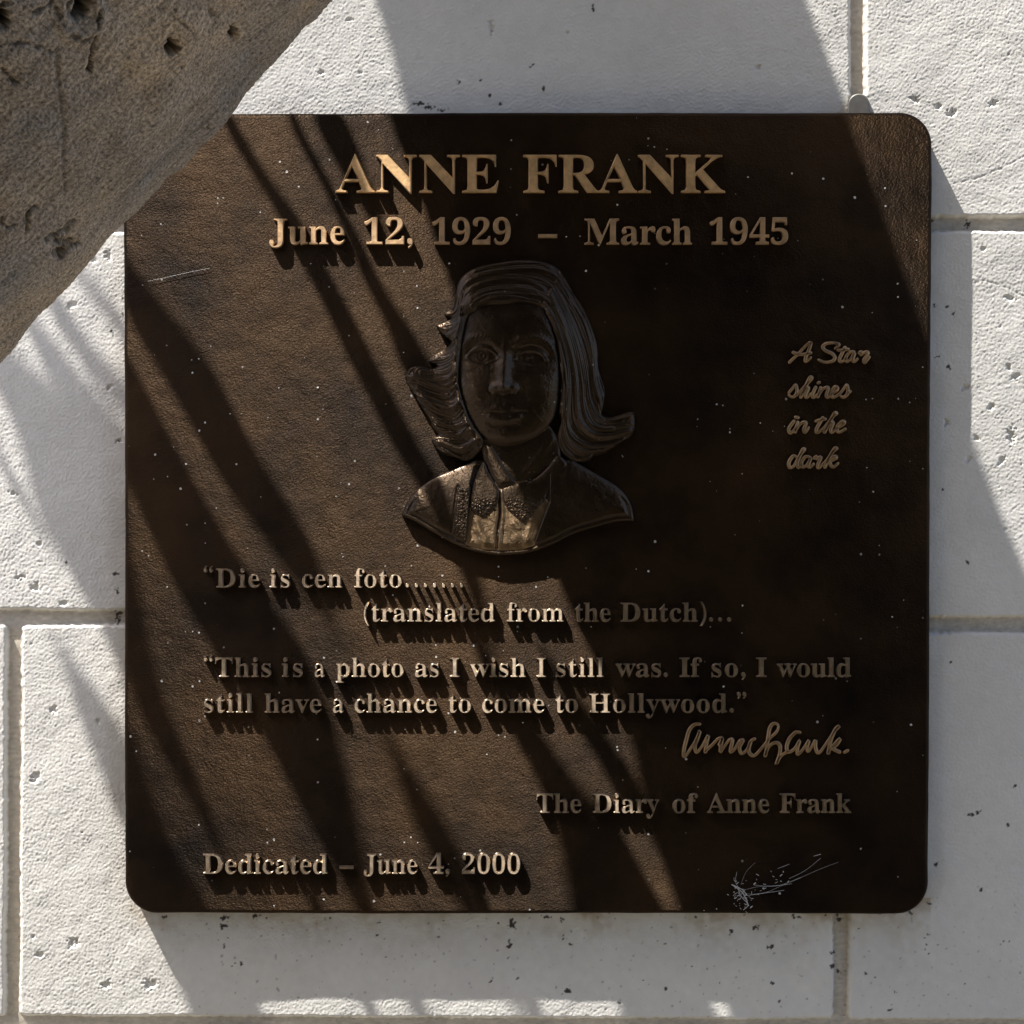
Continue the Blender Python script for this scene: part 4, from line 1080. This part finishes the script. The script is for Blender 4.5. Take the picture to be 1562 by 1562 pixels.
    # keep the seam quads from running backwards
    quad = lu.reshape(-1, 4, 2); span = quad[:, :, 0].max(1) - quad[:, :, 0].min(1) > 0.5
    quad[span, :, 0] = np.where(quad[span, :, 0] < 0, quad[span, :, 0] + 2 * math.pi * R, quad[span, :, 0])
    uv.data.foreach_set('uv', quad.reshape(-1))
    import bmesh
    bm = bmesh.new(); bm.from_mesh(me); bmesh.ops.recalc_face_normals(bm, faces=bm.faces); bm.to_mesh(me); bm.free()
    o = empty('leaning_tree', tuple(c0 + axis * -1.6))
    link_mesh('trunk', me, MB, o)
    tag(o, 'thick grey brown tree trunk with knots, leaning across the corner of the plaque', 'tree')
    return o

build_trunk()


# ------------------------------------------------------------------ foliage above, whose shade streaks the plaque
BACK = -SUN


def up_sun(px, py, s, y=0.0):
    return P(px, py, y) + BACK * s


def leaf_blade(name, stations, parent, y=0.0, thick=0.002):
    """a strap-like leaflet: stations are (left px, right px, s); rounded cross-section"""
    V = []; F = []
    k = 8
    for (lx, ly, rx, ry, s) in stations:
        a = up_sun(lx, ly, s, y); b = up_sun(rx, ry, s, y)
        c = (a + b) / 2; h = (b - a) / 2
        nn = h.cross(Vector((0.5, 0.2, -1))).normalized()
        if h.length < 1e-5: nn = Vector((0, -1, 0))
        for j in range(k):
            t = 2 * math.pi * j / k
            V.append(c + h * math.cos(t) + nn * thick * math.sin(t))
    n = len(stations)
    for i in range(n - 1):
        for j in range(k):
            F.append((i * k + j, i * k + (j + 1) % k, (i + 1) * k + (j + 1) % k, (i + 1) * k + j))
    F.append(tuple(range(k))); F.append(tuple(reversed([(n - 1) * k + j for j in range(k)])))
    return link_mesh(name, mesh_py(name, V, F), ML, parent)


def streak(pts, s0, s1):
    pts = smooth_line(pts, 3)
    """pts: (x, y, full width); returns stations measured horizontally"""
    n = len(pts)
    return [(x - max(w, 1) / 2, y, x + max(w, 1) / 2, y, s0 + (s1 - s0) * i / (n - 1)) for i, (x, y, w) in enumerate(pts)]

limb = empty('tree_limb', up_sun(900, 200, 0.9))
tag(limb, 'broad overhanging limb that throws the wide dark band across the plaque', 'tree limb')
LS = [(440, -330, 1090, -330), (505, -150, 1160, -150), (565, 20, 1228, 20), (606, 183, 1292, 183), (646, 314, 1338, 314), (690, 425, 1384, 440), (750, 600, 1446, 600), (815, 800, 1530, 800), (884, 965, 1610, 965), (930, 1050, 1660, 1050),
      (970, 1130, 1700, 1130), (1003, 1226, 1750, 1226), (1040, 1392, 1830, 1392), (1100, 1560, 1900, 1560), (1180, 1760, 1980, 1760)]
def limb_mesh():
    V = []; F = []; k = 20
    for i, (lx, ly, rx, ry) in enumerate(LS):
        s = 0.78 + 0.34 * i / (len(LS) - 1)
        a = up_sun(lx, ly, s); b = up_sun(rx, ry, s)
        c = (a + b) / 2; h = (b - a) / 2
        nn = h.cross(Vector((0.4, -0.3, -1))).normalized()
        for j in range(k):
            t = 2 * math.pi * j / k
            V.append(c + h * math.cos(t) + nn * 0.05 * math.sin(t))
    n = len(LS)
    for i in range(n - 1):
        for j in range(k):
            F.append((i * k + j, i * k + (j + 1) % k, (i + 1) * k + (j + 1) % k, (i + 1) * k + j))
    F.append(tuple(range(k))); F.append(tuple(reversed([(n - 1) * k + j for j in range(k)])))
    return mesh_py('branch', V, F)
link_mesh('branch', limb_mesh(), mat_simple('plain_bark', (0.14, 0.12, 0.10), 0.9), limb)

frond = empty('palm_frond', up_sun(300, 300, 1.0))
tag(frond, 'frond of narrow strap leaflets casting thin slanting streaks of shade on the plaque', 'palm frond')
ST = [
    # the three thin streaks that start at the top edge
    ([(328, 110, 2), (338, 150, 12), (352, 190, 20), (395, 264, 24), (433, 318, 30), (466, 380, 34), (490, 425, 36), (526, 494, 38), (549, 544, 40), (583, 609, 40), (614, 671, 42), (641, 715, 42), (690, 800, 40), (720, 880, 30), (740, 950, 20), (752, 1000, 4)], 0.75, 1.05),
    ([(430, 120, 2), (440, 160, 12), (452, 195, 16), (472, 233, 16), (495, 275, 18), (518, 321, 18), (541, 367, 22), (564, 421, 26), (587, 463, 30), (606, 494, 36), (632, 550, 50), (680, 620, 70), (720, 700, 60), (750, 760, 20)], 0.75, 1.0),
    ([(478, 110, 4), (490, 150, 34), (506, 190, 50), (530, 240, 46), (552, 290, 34), (572, 330, 24), (590, 375, 3)], 0.80, 0.9),
    # left-hand broad streaks
    ([(150, 330, 6), (195, 420, 40), (235, 490, 74), (275, 550, 84), (315, 620, 80), (352, 690, 78), (395, 760, 80), (435, 820, 72), (470, 880, 54), (505, 950, 8)], 0.95, 1.2),
    ([(120, 440, 20), (170, 560, 70), (220, 680, 96), (278, 800, 112), (335, 900, 130), (388, 980, 142), (430, 1060, 130), (470, 1150, 108), (508, 1250, 80), (545, 1350, 44), (572, 1430, 14)], 1.0, 1.25),
    ([(150, 760, 20), (178, 830, 40), (196, 930, 48), (222, 1050, 46), (264, 1148, 38), (312, 1238, 26), (336, 1310, 4)], 1.0, 1.2),
    ([(120, 1000, 30), (165, 1100, 60), (185, 1148, 60), (205, 1238, 70), (250, 1372, 110), (290, 1450, 110)], 1.1, 1.25),
    # right of the light patch, lower middle
    ([(715, 930, 6), (724, 965, 20), (742, 1010, 22), (768, 1060, 24), (800, 1110, 44), (822, 1150, 54), (850, 1190, 60), (895, 1260, 100), (940, 1392, 140), (965, 1460, 150)], 1.0, 1.15),
    ([(826, 990, 4), (850, 1030, 20), (878, 1070, 28), (905, 1120, 40), (940, 1170, 44), (965, 1226, 40), (985, 1260, 6)], 1.0, 1.1),
    ([(580, 1100, 6), (618, 1180, 36), (658, 1260, 54), (698, 1340, 50), (745, 1440, 26)], 1.7, 1.9),
]
for pts, s0, s1 in ST:
    leaf_blade('leaflet', streak(pts, s0, s1), frond)
WS = [
    ([(60, 410, 4), (84, 460, 26), (108, 507, 36), (140, 545, 40), (170, 590, 50), (210, 640, 30)], 1.0, 1.2),
    ([(30, 470, 6), (52, 497, 28), (84, 550, 44), (126, 610, 64), (170, 660, 60), (200, 700, 30)], 1.1, 1.3),
    ([(-60, 480, 40), (0, 545, 70), (60, 610, 110), (115, 680, 170), (145, 760, 190), (178, 850, 170), (203, 930, 130), (222, 1010, 90), (232, 1090, 60), (238, 1200, 20)], 1.1, 1.3),
    ([(-20, 660, 6), (8, 712, 16), (34, 760, 16), (62, 806, 14), (85, 850, 3)], 1.2, 1.3),
    ([(100, 395, 3), (130, 430, 26), (160, 465, 30), (188, 505, 24), (205, 540, 6)], 1.2, 1.3),
    ([(90, 985, 3), (120, 1040, 36), (150, 1100, 56), (172, 1160, 50), (190, 1230, 40), (200, 1280, 6)], 1.25, 1.35),
    # the small leaf shadows that break up the light strip under the plaque
    ([(296, 1470, 4), (320, 1520, 30), (340, 1565, 34), (360, 1610, 20)], 1.0, 1.05),
    ([(372, 1480, 3), (385, 1520, 14), (402, 1565, 12)], 1.0, 1.05),
    ([(545, 1480, 4), (556, 1520, 22), (572, 1555, 20), (590, 1600, 10)], 1.0, 1.05),
    ([(622, 1480, 4), (636, 1525, 18), (652, 1560, 18), (668, 1600, 8)], 1.0, 1.05),
    ([(800, 1480, 4), (815, 1525, 16), (830, 1570, 14)], 1.0, 1.05),
    ([(950, 1440, 30), (990, 1510, 50), (1010, 1550, 70), (1035, 1600, 80)], 1.05, 1.1),
    ([(1060, 1490, 4), (1075, 1525, 20), (1088, 1560, 16)], 1.05, 1.1),
    ([(1120, 1440, 20), (1165, 1520, 60), (1190, 1560, 110), (1215, 1610, 120)], 1.05, 1.1),
]
for pts, s0, s1 in WS:
    leaf_blade('leaflet', streak(pts, s0, s1), frond, T)


# ------------------------------------------------------------------ cobweb and fibres on the plaque
def threads(name, lines, label, cat, w=0.00024):
    V = []; F = []
    for ln, f in lines:
        n0 = len(V)
        pts = smooth_line(ln, 4) if len(ln) > 2 else ln
        for i, (px, py) in enumerate(pts):
            a = pts[max(i - 1, 0)]; b = pts[min(i + 1, len(pts) - 1)]
            dx, dy = b[0] - a[0], b[1] - a[1]; L = math.hypot(dx, dy) or 1
            p = P(px, py, -0.0007); e = Vector((-dy / L, 0, -dx / L)) * w * f
            V += [p + e, p + Vector((0, -w * f, 0)), p - e, p + Vector((0, w * f, 0))]
        n = len(pts)
        for i in range(n - 1):
            for j in range(4): F.append((n0 + i * 4 + j, n0 + i * 4 + (j + 1) % 4, n0 + (i + 1) * 4 + (j + 1) % 4, n0 + (i + 1) * 4 + j))
    o = link_mesh(name, mesh_py(name, V, F), MC)
    tag(o, label, cat)
    return o

rw = random.Random(3)
web = [([(1116, 1349), (1126, 1356), (1133, 1362), (1138, 1372), (1142, 1382)], 1.5), ([(1118, 1350), (1132, 1357), (1140, 1366)], 1.3), ([(1126, 1356), (1131, 1368), (1141, 1380), (1134, 1388)], 1.0), ([(1133, 1362), (1150, 1364), (1172, 1360), (1190, 1352), (1214, 1342), (1250, 1326), (1279, 1315)], 0.34),
       ([(1133, 1358), (1160, 1352), (1190, 1350), (1222, 1338)], 0.34), ([(1130, 1350), (1138, 1330), (1152, 1316)], 0.3), ([(1124, 1330), (1122, 1345), (1128, 1356)], 0.5), ([(1140, 1366), (1168, 1362), (1196, 1358)], 0.6), ([(1204, 1340), (1228, 1328), (1252, 1309)], 0.4), ([(1241, 1306), (1252, 1303)], 0.8),
       ([(1186, 1325), (1204, 1318)], 0.5), ([(1150, 1350), (1176, 1352), (1208, 1348)], 0.5)]
for _ in range(40):
    x = 1128 + rw.gauss(0, 9); y = 1363 + (x - 1120) * 0.6 + rw.gauss(0, 10)
    web.append(([(x, y), (x + rw.uniform(-4, 4), y + rw.uniform(-4, 4))], rw.uniform(0.5, 1.1)))
for _ in range(34):
    x = 1118 + abs(rw.gauss(0, 45)); y = 1360 - (x - 1118) * 0.22 + rw.gauss(0, 9)
    web.append(([(x, y), (x + rw.uniform(-3, 5), y + rw.uniform(-3, 3))], rw.uniform(0.6, 1.4)))
threads('cobweb', web, 'torn white cobweb stuck to the lower right of the plaque', 'cobweb')
threads('pale_fibre', [([(226, 429), (250, 424), (285, 416), (320, 409)], 0.34)], 'thin pale fibre lying on the left of the plaque', 'fibre')


# ------------------------------------------------------------------ unseen greenery added behind the camera so the bronze reflects darkness
def build_added_hedge():
    root = empty('added_hedge', (0, -2.5, -1.5))
    tag(root, 'dense dark green leaves, unseen, added to keep the bronze reflections dark', 'added_hedge')
    rg = np.random.default_rng(12)
    HW = 1.7
    n = 5000
    x = rg.uniform(-HW, HW, n); top = 2.3 + 0.18 * np.sin(x * 2.3) + 0.12 * np.sin(x * 5.1 + 1)
    z = -1.5 + rg.uniform(0, 1, n) * (top + 1.5); y = -2.45 - np.abs(rg.normal(0, 0.16, n))
    c = np.stack([x, y, z], 1)
    a = rg.normal(size=(n, 3)); a /= np.linalg.norm(a, axis=1)[:, None]
    b = np.cross(a, rg.normal(size=(n, 3))); b /= np.linalg.norm(b, axis=1)[:, None]
    L = rg.uniform(0.05, 0.10, n)[:, None]; Wd = L * 0.45
    V = np.stack([c - a * L, c + b * Wd, c + a * L, c - b * Wd], 1).reshape(-1, 3)
    link_mesh('foliage', mesh_np('foliage', V, np.arange(4 * n).reshape(-1, 4)), mat_simple('added_hedge_leaf', (0.035, 0.05, 0.02), 0.6), root, False)
    V = []; F = []
    m = 60
    for i in range(m + 1):
        xx = -HW + 2 * HW * i / m; tp = 2.2 + 0.18 * math.sin(xx * 2.3) + 0.12 * math.sin(xx * 5.1 + 1)
        V += [(xx, -2.55, -1.5), (xx, -2.5, tp * 0.6), (xx, -2.7, tp), (xx, -3.1, tp), (xx, -3.3, -1.5)]
    for i in range(m):
        for j in range(4): F.append((i * 5 + j, i * 5 + j + 1, i * 5 + j + 6, i * 5 + j + 5))
    link_mesh('inner_growth', mesh_py('inner_growth', V, F), mat_simple('added_hedge_inner', (0.02, 0.025, 0.012), 0.9), root)

build_added_hedge()
